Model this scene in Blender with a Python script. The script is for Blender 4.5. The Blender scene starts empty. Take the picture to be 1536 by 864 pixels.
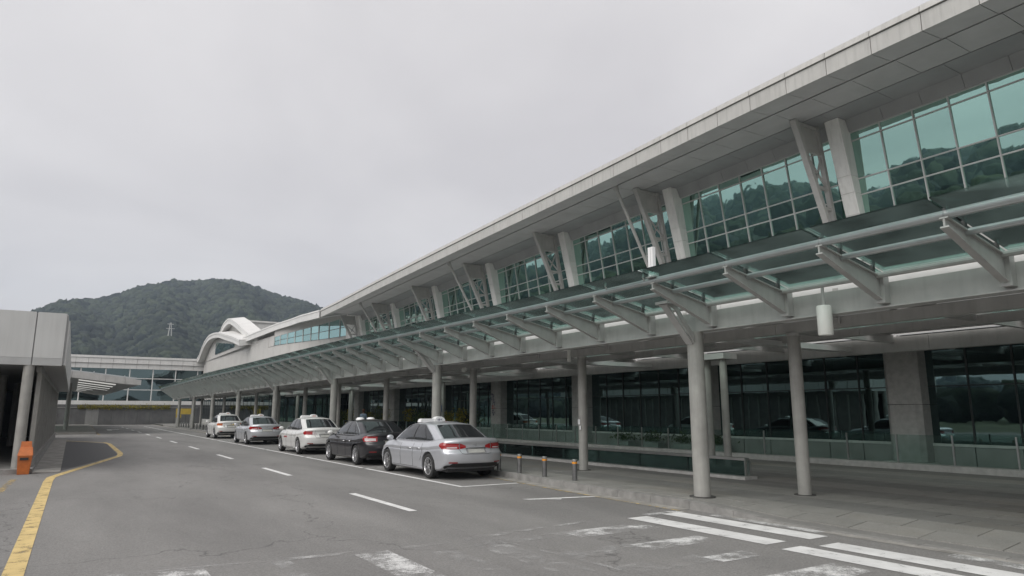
import bpy, bmesh, math, random
import numpy as np
from mathutils import Vector, Matrix, noise as mnoise
random.seed(7); RNG = np.random.default_rng(7)
R = math.radians
sc = bpy.context.scene
col = sc.collection

# ------------------------------------------------------------------ camera, sky, sun, exposure
cam = bpy.data.objects.new('camera', bpy.data.cameras.new('camera')); col.objects.link(cam)
cam.data.sensor_width = 36; cam.data.lens = 24
cam.data.clip_start = 0.1; cam.data.clip_end = 6000
cam.location = (0, 0, 1.7)
cam.rotation_euler = (R(90 + 10.349), 0, R(-32.377))
sc.camera = cam

SUN_EL, SUN_AZ = 46, 252          # azimuth clockwise from +Y: behind the camera, to its left
w = bpy.data.worlds.new('World'); sc.world = w; w.use_nodes = True
nt = w.node_tree; nt.nodes.clear()
def N(t, tree=None, **kw):
    n = (tree or nt).nodes.new(t)
    for k, v in kw.items(): setattr(n, k, v)
    return n
L = lambda a, b: nt.links.new(a, b)
out = N('ShaderNodeOutputWorld'); mixs = N('ShaderNodeMixShader')
b1 = N('ShaderNodeBackground'); b2 = N('ShaderNodeBackground')
sky = N('ShaderNodeTexSky', sky_type='NISHITA', sun_disc=False)
sky.sun_elevation = R(SUN_EL); sky.sun_rotation = R(SUN_AZ); sky.dust_density = 3
b1.inputs[1].default_value = 0.06
L(sky.outputs[0], b1.inputs[0])
tc = N('ShaderNodeTexCoord'); sep = N('ShaderNodeSeparateXYZ'); L(tc.outputs['Generated'], sep.inputs[0])
zz = N('ShaderNodeMath', operation='ABSOLUTE'); L(sep.outputs[2], zz.inputs[0])
za = N('ShaderNodeMath', operation='ADD'); za.inputs[1].default_value = 0.22; L(zz.outputs[0], za.inputs[0])
dx = N('ShaderNodeMath', operation='DIVIDE'); L(sep.outputs[0], dx.inputs[0]); L(za.outputs[0], dx.inputs[1])
dy = N('ShaderNodeMath', operation='DIVIDE'); L(sep.outputs[1], dy.inputs[0]); L(za.outputs[0], dy.inputs[1])
cx = N('ShaderNodeCombineXYZ'); L(dx.outputs[0], cx.inputs[0]); L(dy.outputs[0], cx.inputs[1])
n1 = N('ShaderNodeTexNoise'); n1.inputs['Scale'].default_value = 1.15; n1.inputs['Detail'].default_value = 5; n1.inputs['Roughness'].default_value = .5
n1.inputs['Distortion'].default_value = .35
L(cx.outputs[0], n1.inputs['Vector'])
rp = N('ShaderNodeValToRGB'); L(n1.outputs[0], rp.inputs[0])
rp.color_ramp.elements[0].position = .34; rp.color_ramp.elements[0].color = (.545, .524, .534, 1)
rp.color_ramp.elements[1].position = .68; rp.color_ramp.elements[1].color = (.685, .663, .664, 1)
L(rp.outputs[0], b2.inputs[0]); b2.inputs[1].default_value = .60
mixs.inputs[0].default_value = .96
L(b1.outputs[0], mixs.inputs[1]); L(b2.outputs[0], mixs.inputs[2]); L(mixs.outputs[0], out.inputs[0])

sun = bpy.data.objects.new('sun', bpy.data.lights.new('sun', 'SUN')); col.objects.link(sun)
sun.data.energy = 1.5; sun.data.angle = R(65); sun.data.color = (1, .97, .93)
sun.rotation_euler = (R(90 - SUN_EL), 0, R(180 - SUN_AZ))
sun.location = (-20, -20, 40)

sc.view_settings.view_transform = 'Standard'; sc.view_settings.look = 'None'
sc.view_settings.exposure = 1.08; sc.view_settings.gamma = 1; sc.view_settings.use_curve_mapping = False

# ------------------------------------------------------------------ materials
MATS = {}
def newmat(name):
    m = bpy.data.materials.new(name); m.use_nodes = True
    t = m.node_tree; p = t.nodes['Principled BSDF']; MATS[name] = m
    return m, t, p
def setp(p, **k):
    al = {'rough': 'Roughness', 'metal': 'Metallic', 'spec': 'Specular IOR Level', 'coat': 'Coat Weight', 'coatr': 'Coat Roughness', 'alpha': 'Alpha', 'trans': 'Transmission Weight', 'ior': 'IOR'}
    for a, v in k.items(): p.inputs[al[a]].default_value = v
def objco(t, scale=(1, 1, 1), loc=(0, 0, 0)):
    g = t.nodes.new('ShaderNodeNewGeometry'); mp = t.nodes.new('ShaderNodeMapping')
    mp.inputs['Scale'].default_value = scale; mp.inputs['Location'].default_value = loc
    t.links.new(g.outputs['Position'], mp.inputs[0]); return mp.outputs[0]
def noise(t, vec, scale, detail=4, rough=.55, dist=0):
    n = t.nodes.new('ShaderNodeTexNoise'); n.inputs['Scale'].default_value = scale
    n.inputs['Detail'].default_value = detail; n.inputs['Roughness'].default_value = rough; n.inputs['Distortion'].default_value = dist
    t.links.new(vec, n.inputs['Vector']); return n.outputs[0]
def ramp(t, fac, a, b, p0=.3, p1=.7):
    r = t.nodes.new('ShaderNodeValToRGB'); t.links.new(fac, r.inputs[0])
    f4 = lambda c: (c, c, c, 1) if isinstance(c, (int, float)) else (*c, 1)
    r.color_ramp.elements[0].position = p0; r.color_ramp.elements[0].color = f4(a)
    r.color_ramp.elements[1].position = p1; r.color_ramp.elements[1].color = f4(b)
    return r.outputs[0]
def mix(t, fac, a, b, mode='MIX'):
    m = t.nodes.new('ShaderNodeMix'); m.data_type = 'RGBA'; m.blend_type = mode
    for i, v in ((0, fac), (6, a), (7, b)):
        if hasattr(v, 'links') or hasattr(v, 'is_linked'): t.links.new(v, m.inputs[i])
        else: m.inputs[i].default_value = v if i == 0 else (*v, 1)
    return m.outputs[2]
def bump(t, p, h, strength=.2, dist=.01):
    b = t.nodes.new('ShaderNodeBump'); b.inputs['Strength'].default_value = strength; b.inputs['Distance'].default_value = dist
    t.links.new(h, b.inputs['Height']); t.links.new(b.outputs[0], p.inputs['Normal'])
def sc3(c, k): return tuple(x * k for x in c)

def plain(name, c, rough=.5, metal=0., var=.12, scale=3., streak=0., **k):
    """painted / metal / stone surface: blotchy tone, optional vertical dirt streaks, fine bump"""
    m, t, p = newmat(name)
    v = objco(t)
    cc = ramp(t, noise(t, v, scale, 5), sc3(c, 1 - var), sc3(c, 1 + var))
    if streak:
        s = noise(t, objco(t, (5, 5, .35)), 1.6, 6, .6)
        cc = mix(t, ramp(t, s, 0, streak, .48, .75), cc, sc3(c, .45))
    t.links.new(cc, p.inputs['Base Color'])
    setp(p, rough=rough, metal=metal, **k)
    return m

# asphalt
m, t, p = newmat('asphalt'); v = objco(t)
base = ramp(t, noise(t, v, 140, 2, .6), (.108, .106, .103), (.262, .256, .248), .32, .68)
base = mix(t, .5, base, ramp(t, noise(t, v, 38, 3, .7), (.09, .089, .086), (.275, .268, .26), .3, .7))
big = ramp(t, noise(t, objco(t, (1, .22, 1)), .55, 5, .6), (.78, .78, .78), (1.18, 1.18, 1.17))
base = mix(t, 1., base, big, 'MULTIPLY')
# lane wear (tyre tracks run along Y)
spots = ramp(t, noise(t, v, 1.4, 5, .65), 0, .5, .62, .8)
base = mix(t, spots, base, (.105, .104, .102))
vo = t.nodes.new('ShaderNodeTexVoronoi'); vo.feature = 'DISTANCE_TO_EDGE'; vo.inputs['Scale'].default_value = .17
wv = t.nodes.new('ShaderNodeVectorMath'); wv.operation = 'ADD'
nn = t.nodes.new('ShaderNodeTexNoise'); nn.inputs['Scale'].default_value = .9; nn.inputs['Detail'].default_value = 5
t.links.new(v, nn.inputs['Vector']); sc_ = t.nodes.new('ShaderNodeVectorMath'); sc_.operation = 'SCALE'; sc_.inputs[3].default_value = 2.2
t.links.new(nn.outputs[1], sc_.inputs[0]); t.links.new(v, wv.inputs[0]); t.links.new(sc_.outputs[0], wv.inputs[1]); t.links.new(wv.outputs[0], vo.inputs['Vector'])
crk = ramp(t, vo.outputs['Distance'], .55, 0, .0005, .0035)
base = mix(t, crk, base, (.035, .035, .035))
t.links.new(base, p.inputs['Base Color']); setp(p, rough=.82, spec=.35)
bump(t, p, noise(t, v, 180, 3, .7), .35, .006)
# darker newer asphalt patch
m, t, p = newmat('asphalt_dark'); v = objco(t)
t.links.new(ramp(t, noise(t, v, 130, 3, .6), (.045, .045, .046), (.105, .105, .105)), p.inputs['Base Color']); setp(p, rough=.85)
bump(t, p, noise(t, v, 160, 3, .7), .35, .006)

def roadpaint(name, c, wear, scale=5., lo=.42, hi=.58, stretch=(1, 1, 1)):
    m, t, p = newmat(name)
    v = objco(t, stretch)
    t.links.new(ramp(t, noise(t, v, 2.5, 5), sc3(c, .74), c), p.inputs['Base Color']); setp(p, rough=.7)
    tr = t.nodes.new('ShaderNodeBsdfTransparent'); ms = t.nodes.new('ShaderNodeMixShader')
    n1 = noise(t, v, scale, 6, .68); n2 = noise(t, v, 60, 3, .7); 
    a = t.nodes.new('ShaderNodeMath'); a.operation = 'MULTIPLY_ADD'; a.inputs[1].default_value = .45
    t.links.new(n2, a.inputs[0]); t.links.new(n1, a.inputs[2])
    f = ramp(t, a.outputs[0], 0., 1., lo + wear, hi + wear)
    t.links.new(f, ms.inputs[0]); t.links.new(tr.outputs[0], ms.inputs[1]); t.links.new(p.outputs[0], ms.inputs[2])
    t.links.new(ms.outputs[0], t.nodes['Material Output'].inputs[0]); return m
roadpaint('white_paint', (.72, .72, .71), .04)
roadpaint('white_paint_worn', (.64, .64, .63), .22, 2.2, .42, .62)
roadpaint('white_paint_ghost', (.46, .46, .45), .27, 2.2, .42, .7)
roadpaint('yellow_paint', (.60, .45, .19), .1)
roadpaint('yellow_paint_worn', (.5, .37, .15), .26)

plain('concrete_kerb', (.22, .215, .205), .85, var=.25, scale=4)
plain('gutter_concrete', (.26, .25, .23), .9, var=.3, scale=2.5)
def paving(name, c):
    m, t, p = newmat(name); v = objco(t)
    isl = t.nodes.new('ShaderNodeObjectInfo')
    a = ramp(t, noise(t, v, 2.2, 6, .6), sc3(c, .72), sc3(c, 1.22))
    a = mix(t, ramp(t, noise(t, objco(t, (1, .4, 1)), .8, 4), 0, .55, .55, .75), a, (.21, .165, .1))
    a = mix(t, 1., a, ramp(t, isl.outputs['Random'], .84, 1.12, 0, 1), 'MULTIPLY')
    a = mix(t, .6, a, ramp(t, noise(t, v, 90, 2), sc3(c, .6), sc3(c, 1.4)))
    t.links.new(a, p.inputs['Base Color']); setp(p, rough=.72); bump(t, p, noise(t, v, 60, 3), .2, .004)
paving('paving_light', (.225, .22, .205)); paving('paving_dark', (.175, .172, .163))
plain('joint_dark', (.06, .058, .055), .95)
plain('fascia_panel', (.43, .425, .405), .42, var=.07, scale=1.5, streak=.38)
plain('soffit_panel', (.43, .43, .425), .5, var=.08, scale=1.2)
plain('header_panel', (.30, .305, .305), .5, var=.1, scale=1.)
plain('pillar_panel', (.78, .775, .75), .45, var=.07, scale=1.6, streak=.3)
plain('stone_column', (.40, .395, .38), .7, var=.16, scale=6)
plain('steel_paint', (.41, .405, .39), .45, var=.1, scale=2.5, streak=.25)
plain('steel_column', (.31, .305, .285), .55, var=.15, scale=3., streak=.4)
plain('gutter_white', (.62, .62, .61), .4, var=.06)
plain('ceiling_panel', (.38, .38, .38), .5, var=.15, scale=1.)
plain('tube_steel', (.44, .46, .46), .28, metal=.6, var=.08)
plain('mullion', (.55, .55, .54), .4, metal=.1, var=.06)
plain('mullion_dark', (.03, .035, .035), .4, var=.1)
plain('bolt_dark', (.06, .06, .06), .5)
plain('stainless', (.5, .5, .49), .28, metal=.9, var=.1)
plain('bollard_steel', (.2, .2, .2), .35, metal=.7, var=.2, scale=8)
plain('wall_panel', (.34, .345, .33), .5, var=.1, scale=1.2, streak=.25)
plain('wing_panel', (.46, .45, .43), .5, var=.07, scale=.6, streak=.25)
plain('white_panel', (.62, .615, .6), .45, var=.06, scale=.8, streak=.25)
plain('shelter_panel', (.49, .495, .485), .4, var=.05, scale=1., streak=.15)
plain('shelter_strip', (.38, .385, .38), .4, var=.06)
plain('fin_metal', (.2, .195, .185), .38, metal=.5, var=.2, scale=2)
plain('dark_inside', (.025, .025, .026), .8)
plain('dark_wall', (.1, .1, .1), .7, var=.25, scale=.8, streak=.4)
plain('mid_wall', (.2, .2, .195), .7, var=.15, scale=.8, streak=.4)
plain('orange_plastic', (.42, .115, .022), .5, var=.18, scale=9)
plain('sign_white', (.75, .75, .75), .35, var=.03)
plain('sign_navy', (.02, .025, .09), .5)
plain('sign_red', (.4, .03, .03), .5)
plain('sign_blue', (.03, .08, .3), .4)
plain('sign_yellow', (.5, .36, .06), .5, var=.15)
plain('reflect_orange', (.7, .28, .03), .4)
plain('soil', (.09, .08, .06), .95, var=.3)
plain('grass_ground', (.085, .095, .05), .95, var=.35, scale=.15)
plain('lamp_white', (.7, .7, .66), .35, var=.03)

m_ = plain('strip_glow', (.7, .7, .68), .5); p_ = m_.node_tree.nodes['Principled BSDF']; p_.inputs['Emission Color'].default_value = (1, .98, .93, 1); p_.inputs['Emission Strength'].default_value = .22  # white strip surface with a faint glow added
def curtain(name, c, rough=.015, wob=.012, spec_dark=(.01, .02, .02)):
    m, t, p = newmat(name); v = objco(t)
    oi = t.nodes.new('ShaderNodeObjectInfo')
    cc = mix(t, 1., c, ramp(t, oi.outputs['Random'], .82, 1.12, 0, 1), 'MULTIPLY')
    t.links.new(cc, p.inputs['Base Color']); setp(p, rough=rough, metal=1.)
    bump(t, p, noise(t, v, .9, 2), .25, wob)
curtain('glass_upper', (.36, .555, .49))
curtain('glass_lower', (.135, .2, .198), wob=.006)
curtain('glass_wing', (.42, .62, .60))
curtain('glass_bridge', (.10, .14, .145))
curtain('glass_back', (.02, .03, .032))
def clear_glass(name, tint, gl=.12, rough=.03, milk=.17):
    m, t, p = newmat(name); t.nodes.remove(p)
    tr = t.nodes.new('ShaderNodeBsdfTransparent'); tr.inputs[0].default_value = (*tint, 1)
    g = t.nodes.new('ShaderNodeBsdfGlossy'); g.inputs['Roughness'].default_value = rough; g.inputs['Color'].default_value = (.8, .9, .88, 1)
    df = t.nodes.new('ShaderNodeBsdfTranslucent'); df.inputs[0].default_value = (.5, .6, .575, 1)
    lw = t.nodes.new('ShaderNodeLayerWeight'); lw.inputs['Blend'].default_value = gl
    m1 = t.nodes.new('ShaderNodeMixShader'); t.links.new(ramp(t, noise(t, objco(t), 1.3, 6), milk * .35, milk), m1.inputs[0]); t.links.new(tr.outputs[0], m1.inputs[1]); t.links.new(df.outputs[0], m1.inputs[2])
    m2 = t.nodes.new('ShaderNodeMixShader'); t.links.new(lw.outputs['Fresnel'], m2.inputs[0]); t.links.new(m1.outputs[0], m2.inputs[1]); t.links.new(g.outputs[0], m2.inputs[2])
    t.links.new(m2.outputs[0], t.nodes['Material Output'].inputs[0])
clear_glass('glass_canopy', (.74, .825, .805), .10)
clear_glass('glass_rail', (.86, .93, .91), .10)
clear_glass('glass_barrier', (.45, .56, .55), .2)

def carpaint(name, c, metal=.6):
    m, t, p = newmat(name)
    v = objco(t)
    dirt = ramp(t, noise(t, v, 5, 5), 0, .07, .45, .8)
    cc = mix(t, dirt, c, (.2, .19, .17)); t.links.new(cc, p.inputs['Base Color'])
    setp(p, rough=.34, metal=metal, coat=.7, coatr=.05)
carpaint('paint_silver', (.52, .53, .56), .5); carpaint('paint_black', (.008, .007, .010), .0); carpaint('paint_white', (.66, .66, .645), .05); carpaint('paint_silver_pale', (.56, .57, .60), .45)
plain('car_glass', (.016, .018, .02), .04, var=.02, spec=.8)
plain('rubber', (.02, .02, .02), .8, var=.2, scale=12)
plain('black_plastic', (.022, .022, .023), .55)
plain('seam', (.03, .03, .032), .7)
plain('chrome', (.75, .75, .76), .12, metal=1., var=.03)
plain('alloy', (.56, .56, .57), .25, metal=.85, var=.05)
plain('lens_red', (.30, .012, .014), .12, var=.1, coat=1.)
plain('lens_orange', (.5, .12, .03), .15, coat=1.)
plain('lens_clear', (.55, .5, .5), .12, var=.1, coat=1.)
plain('plate_grey', (.34, .34, .32), .55)
plain('recess_grey', (.2, .2, .21), .5)
plain('skin', (.42, .27, .2), .6); plain('hair', (.14, .05, .02), .7); plain('cloth_blue', (.35, .45, .58), .85); plain('cloth_dark', (.05, .05, .06), .85)

def foliage(name, a, b, sc=.08):
    m, t, p = newmat(name); g = t.nodes.new('ShaderNodeNewGeometry')
    cc = ramp(t, g.outputs['Random Per Island'], a, b, 0, 1)
    v = objco(t)
    big = ramp(t, noise(t, v, sc * .16, 4), .72, 1.25)
    cc = mix(t, 1., cc, big, 'MULTIPLY')
    fine = ramp(t, noise(t, v, sc * 9, 5, .7), .5, 1.4, .35, .68)
    cc = mix(t, 1., cc, fine, 'MULTIPLY')
    t.links.new(cc, p.inputs['Base Color']); setp(p, rough=.8, spec=.15)
    bump(t, p, noise(t, v, sc * 12, 4, .7), 1., .6 * .08 / sc if sc < 1 else .02)
foliage('forest', (.009, .015, .015), (.05, .063, .038))
foliage('leaf_green', (.035, .06, .016), (.10, .14, .03), 2.)
foliage('leaf_yellow', (.12, .13, .015), (.34, .27, .03), 2.)
plain('forest_floor', (.022, .03, .018), .95, var=.4, scale=.05)
plain('bark', (.09, .07, .05), .9, var=.3)

# ------------------------------------------------------------------ mesh helpers
class MB:
    def __init__(s): s.v = []; s.f = []
    def add(s, vs, fs):
        o = len(s.v); s.v += [tuple(map(float, q)) for q in vs]; s.f += [tuple(i + o for i in f) for f in fs]; return s
    def hexa(s, P):   # P: bottom 4 (ccw), top 4
        return s.add(P, [(3, 2, 1, 0), (4, 5, 6, 7), (0, 1, 5, 4), (1, 2, 6, 5), (2, 3, 7, 6), (3, 0, 4, 7)])
    def box(s, x0, x1, y0, y1, z0, z1):
        x0, x1 = min(x0, x1), max(x0, x1); y0, y1 = min(y0, y1), max(y0, y1); z0, z1 = min(z0, z1), max(z0, z1)
        return s.hexa([(x0, y0, z0), (x1, y0, z0), (x1, y1, z0), (x0, y1, z0), (x0, y0, z1), (x1, y0, z1), (x1, y1, z1), (x0, y1, z1)])
    def bar(s, p0, p1, wd, h, up=(0, 0, 1)):
        p0, p1 = Vector(p0), Vector(p1); d = (p1 - p0).normalized(); u = Vector(up); r = d.cross(u)
        if r.length < 1e-4: r = d.cross(Vector((1, 0, 0)))
        r.normalize(); u = r.cross(d)
        a, b = r * wd / 2, u * h / 2
        return s.hexa([p0 - a - b, p0 + a - b, p1 + a - b, p1 - a - b, p0 - a + b, p0 + a + b, p1 + a + b, p1 - a + b])
    def tube(s, p0, p1, r0, r1=None, n=12, cap=True):
        r1 = r0 if r1 is None else r1
        p0, p1 = Vector(p0), Vector(p1); d = (p1 - p0).normalized()
        a = d.orthogonal().normalized(); b = d.cross(a)
        vs = []
        for p, r in ((p0, r0), (p1, r1)):
            for i in range(n):
                th = 2 * math.pi * i / n; vs.append(p + (a * math.cos(th) + b * math.sin(th)) * r)
        fs = [(i, (i + 1) % n, n + (i + 1) % n, n + i) for i in range(n)]
        if cap: fs += [tuple(reversed(range(n))), tuple(range(n, 2 * n))]
        return s.add(vs, fs)
    def path(s, pts, r, n=6, closed=False):
        pts = [Vector(q) for q in pts]; m = len(pts); rings = []
        for i, q in enumerate(pts):
            d = (pts[(i + 1) % m] - pts[i - 1]) if closed else (pts[min(i + 1, m - 1)] - pts[max(i - 1, 0)])
            d.normalize(); up = Vector((0, 0, 1)) if abs(d.z) < .95 else Vector((1, 0, 0))
            a = d.cross(up).normalized(); b = a.cross(d)
            rings += [q + (a * math.cos(2 * math.pi * k / n) + b * math.sin(2 * math.pi * k / n)) * r for k in range(n)]
        fs = []
        for i in range(m if closed else m - 1):
            for k in range(n):
                j = (i + 1) % m; fs.append((i * n + k, i * n + (k + 1) % n, j * n + (k + 1) % n, j * n + k))
        if not closed: fs += [tuple(reversed(range(n))), tuple(range((m - 1) * n, m * n))]
        return s.add(rings, fs)
    def prism(s, poly, off):   # planar polygon extruded by vector off
        n = len(poly); o = Vector(off); P = [Vector(q) for q in poly]
        return s.add(P + [q + o for q in P], [tuple(reversed(range(n))), tuple(range(n, 2 * n))] + [(i, (i + 1) % n, n + (i + 1) % n, n + i) for i in range(n)])
    def lathe(s, prof, n=24, axis='Z', origin=(0, 0, 0)):
        o = Vector(origin); vs = []; m = len(prof)
        for i in range(n):
            th = 2 * math.pi * i / n
            for r, h in prof:
                a, b = r * math.cos(th), r * math.sin(th)
                vs.append(o + (Vector((a, b, h)) if axis == 'Z' else Vector((h, a, b)) if axis == 'X' else Vector((b, h, a))))
        fs = [(i * m + k, ((i + 1) % n) * m + k, ((i + 1) % n) * m + k + 1, i * m + k + 1) for i in range(n) for k in range(m - 1)]
        return s.add(vs, fs)
    def grid(s, P):   # P[i][j]
        n, m = len(P), len(P[0]); return s.add([q for r in P for q in r], [(i * m + j, (i + 1) * m + j, (i + 1) * m + j + 1, i * m + j + 1) for i in range(n - 1) for j in range(m - 1)])
    def mesh(s, name, smooth=None):
        me = bpy.data.meshes.new(name); me.from_pydata(s.v, [], s.f)
        bm = bmesh.new(); bm.from_mesh(me); bmesh.ops.recalc_face_normals(bm, faces=bm.faces); bm.to_mesh(me); bm.free()
        if smooth is not None:
            me.shade_smooth(); me.set_sharp_from_angle(angle=R(smooth))
        return me
    def build(s, name, mat, parent=None, smooth=None, recalc=True):
        return mk(name, s.mesh(name, smooth), mat, parent)
def mk(name, me, mat, parent=None):
    if mat is not None and len(me.materials) == 0: me.materials.append(MATS[mat])
    o = bpy.data.objects.new(name, me); col.objects.link(o)
    if parent is not None:
        o.parent = parent; o.matrix_parent_inverse = Matrix.Translation(-Vector(wloc(parent)))
    return o
def wloc(p): return p.get('_loc', (0, 0, 0)) if p.type == 'EMPTY' else (0, 0, 0)
def thing(name, label, cat, loc=(0, 0, 0), group=None):
    o = bpy.data.objects.new(name, None); col.objects.link(o); o.location = loc; o['_loc'] = loc; o.empty_display_size = .3
    return tag(o, label, cat, group)
def tag(o, label, cat, group=None):
    o['label'] = label; o['category'] = cat
    if group: o['group'] = group
    return o
def struct(o): o['kind'] = 'structure'; return o
def pchip(xs, ys):
    xs, ys = np.array(xs, float), np.array(ys, float); h = np.diff(xs); d = np.diff(ys) / h
    m = np.zeros_like(ys); m[0], m[-1] = d[0], d[-1]
    for i in range(1, len(xs) - 1):
        if d[i - 1] * d[i] > 0:
            w1, w2 = 2 * h[i] + h[i - 1], h[i] + 2 * h[i - 1]; m[i] = (w1 + w2) / (w1 / d[i - 1] + w2 / d[i])
    def f(x):
        x = min(max(x, xs[0]), xs[-1]); i = min(int(np.searchsorted(xs, x, 'right')) - 1, len(xs) - 2)
        t_ = (x - xs[i]) / h[i]
        return float((1 + 2 * t_) * (1 - t_) ** 2 * ys[i] + t_ * (1 - t_) ** 2 * h[i] * m[i] + t_ * t_ * (3 - 2 * t_) * ys[i + 1] + t_ * t_ * (t_ - 1) * h[i] * m[i + 1])
    return f
lerp = lambda a, b, t_: a + (b - a) * t_

# ------------------------------------------------------------------ ground, road, markings
g = MB().add([(-3000, -3000, 0), (3000, -3000, 0), (3000, 3000, 0), (-3000, 3000, 0)], [(0, 1, 2, 3)]).build('ground', 'grass_ground'); struct(g)
kerbx = pchip([-20, 6, 8.5, 11, 13, 14.5, 16, 20, 110], [9.35, 9.35, 9.42, 9.5, 9.62, 9.76, 9.9, 9.97, 10.05])
def strip(ys, xa, xb, z):
    m = MB(); m.grid([[(xa(y), y, z) for y in ys], [(xb(y), y, z) for y in ys]]); return m
YS = list(np.arange(-30, 113.1, 1.0))
road = strip(YS, lambda y: -26, lambda y: kerbx(y) + .05, .006).build('road', 'asphalt'); struct(road)
pk = thing('road_marking', 'white and yellow road paint on the asphalt', 'marking')
bpy.data.objects.remove(pk)
def mark(poly, mat, name='painted_line', z=.011):
    o = MB().add([(x, y, z) for x, y in poly], [tuple(range(len(poly)))]).build(name, mat, road); return o
def rect(x0, x1, y0, y1, mat, name='painted_line', z=.011): return mark([(x0, y0), (x1, y0), (x1, y1), (x0, y1)], mat, name, z)
for k in range(11):
    rect(5.2 - .075, 5.2 + .075, 11.42 + 8.1 * k, 14.55 + 8.1 * k, 'white_paint', 'lane_dash')
y = 14.45
for k in range(13):
    rect(7.74, 7.86, y, y + 6.25, 'white_paint', 'parking_line'); rect(7.86, 9.35, y - .02, y + .1, 'white_paint_worn' if k else 'white_paint', 'parking_line'); y += 6.5
mark([(7.72, 11.8), (7.8, 11.62), (9.28, 11.3), (9.3, 11.42)], 'white_paint', 'parking_line')
mark([(8.1, 11.55), (8.35, 11.35), (8.5, 11.52)], 'white_paint', 'parking_line')
mark([(4.4, 15.0), (4.42, 14.93), (7.2, 10.3), (7.22, 10.36)], 'white_paint_ghost')
# crossing
XW = 'crossing_bar'
rect(7.80, 8.22, 6.12, 8.80, 'white_paint', XW); rect(8.62, 9.04, 6.05, 8.84, 'white_paint', XW); rect(9.16, 9.36, 6.3, 8.3, 'white_paint_worn', XW)
rect(7.70, 8.10, 2.5, 5.82, 'white_paint', XW); rect(8.30, 8.72, 2.5, 5.70, 'white_paint', XW); rect(8.96, 9.27, 2.5, 4.5, 'white_paint_worn', XW)
rect(8.3, 9.2, 8.84, 9.0, 'white_paint_worn', XW)
rect(6.1, 7.58, 7.82, 8.32, 'white_paint_worn', XW); rect(4.9, 6.1, 8.0, 8.4, 'white_paint_ghost', XW)
rect(6.3, 7.54, 6.65, 7.07, 'white_paint_worn', XW); rect(5.2, 6.3, 6.75, 7.15, 'white_paint_ghost', XW)
rect(6.5, 7.2, 5.70, 6.02, 'white_paint_worn', XW); rect(5.25, 6.5, 5.78, 6.2, 'white_paint_ghost', XW); rect(6.2, 7.5, 4.5, 5.0, 'white_paint_worn', XW)
rect(4.55, 4.97, 5.6, 8.36, 'white_paint_ghost', XW); rect(3.05, 3.49, 5.6, 8.40, 'white_paint_worn', XW); rect(3.9, 4.2, 5.6, 8.0, 'white_paint_ghost', XW)
rect(.92, 1.4, 5.6, 8.6, 'white_paint_worn', XW); rect(2.1, 2.3, 5.6, 8.5, 'white_paint_ghost', XW)
mark([(.3, 8.6), (.3, 8.75), (4.0, 8.52), (7.4, 9.0), (7.4, 8.9), (4.0, 8.37)], 'white_paint_ghost')
mark([(4.9, 9.4), (4.92, 9.5), (5.3, 5.9), (5.22, 5.9)], 'white_paint_ghost')
# yellow lines
def polyline(pts, wd, mat, name='yellow_line'):
    P = [Vector((x, y)) for x, y in pts]; l, r = [], []
    for i, q in enumerate(P):
        d = (P[min(i + 1, len(P) - 1)] - P[max(i - 1, 0)]).normalized(); nrm = Vector((-d.y, d.x)); l.append(q + nrm * wd / 2); r.append(q - nrm * wd / 2)
    MB().grid([[(q.x, q.y, .0115) for q in l], [(q.x, q.y, .0115) for q in r]]).build(name, mat, road)
polyline([(-.38, 1), (-.36, 12), (-.34, 21.2), (-.3, 22.4), (-.08, 23.5), (1.28, 29.7), (1.74, 31.8), (1.86, 33.2), (1.9, 34.5), (1.9, 44.5), (1.75, 46.4), (1.2, 47.6), (-.3, 50.7)], .2, 'yellow_paint')
polyline([(1.95, 62), (1.95, 75), (2.15, 92), (2.2, 108)], .14, 'yellow_paint_worn')
polyline([(9.17, 8.8), (9.22, 11), (9.3, 13), (9.55, 16), (9.68, 20), (9.75, 70)], .07, 'yellow_paint_worn')
polyline([(-1.3, 12), (-1.1, 22.3)], .14, 'yellow_paint_worn'); polyline([(-1.7, 15.6), (-.9, 15.0)], .14, 'yellow_paint_worn')
mark([(3.1, 78), (3.5, 78), (3.5, 81), (4.2, 81), (4.2, 82), (3.1, 82)], 'white_paint', 'arrow_mark')
MB().add([(-.3, 24, .0085), (1.15, 30, .0085), (1.75, 33, .0085), (1.78, 44.5, .0085), (1.1, 47.3, .0085), (-.3, 50.2, .0085)], [tuple(range(6))]).build('asphalt_patch', 'asphalt_dark', road)
MB().grid([[(kerbx(y) - .32, y, .0105) for y in YS if y > 8], [(kerbx(y) + .02, y, .0105) for y in YS if y > 8]]).build('gutter_strip', 'gutter_concrete', road)
MB().grid([[(kerbx(y) - .12, y, .0105) for y in YS if y < 9], [(kerbx(y) + .02, y, .0105) for y in YS if y < 9]]).build('gutter_strip', 'gutter_concrete', road)

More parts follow.
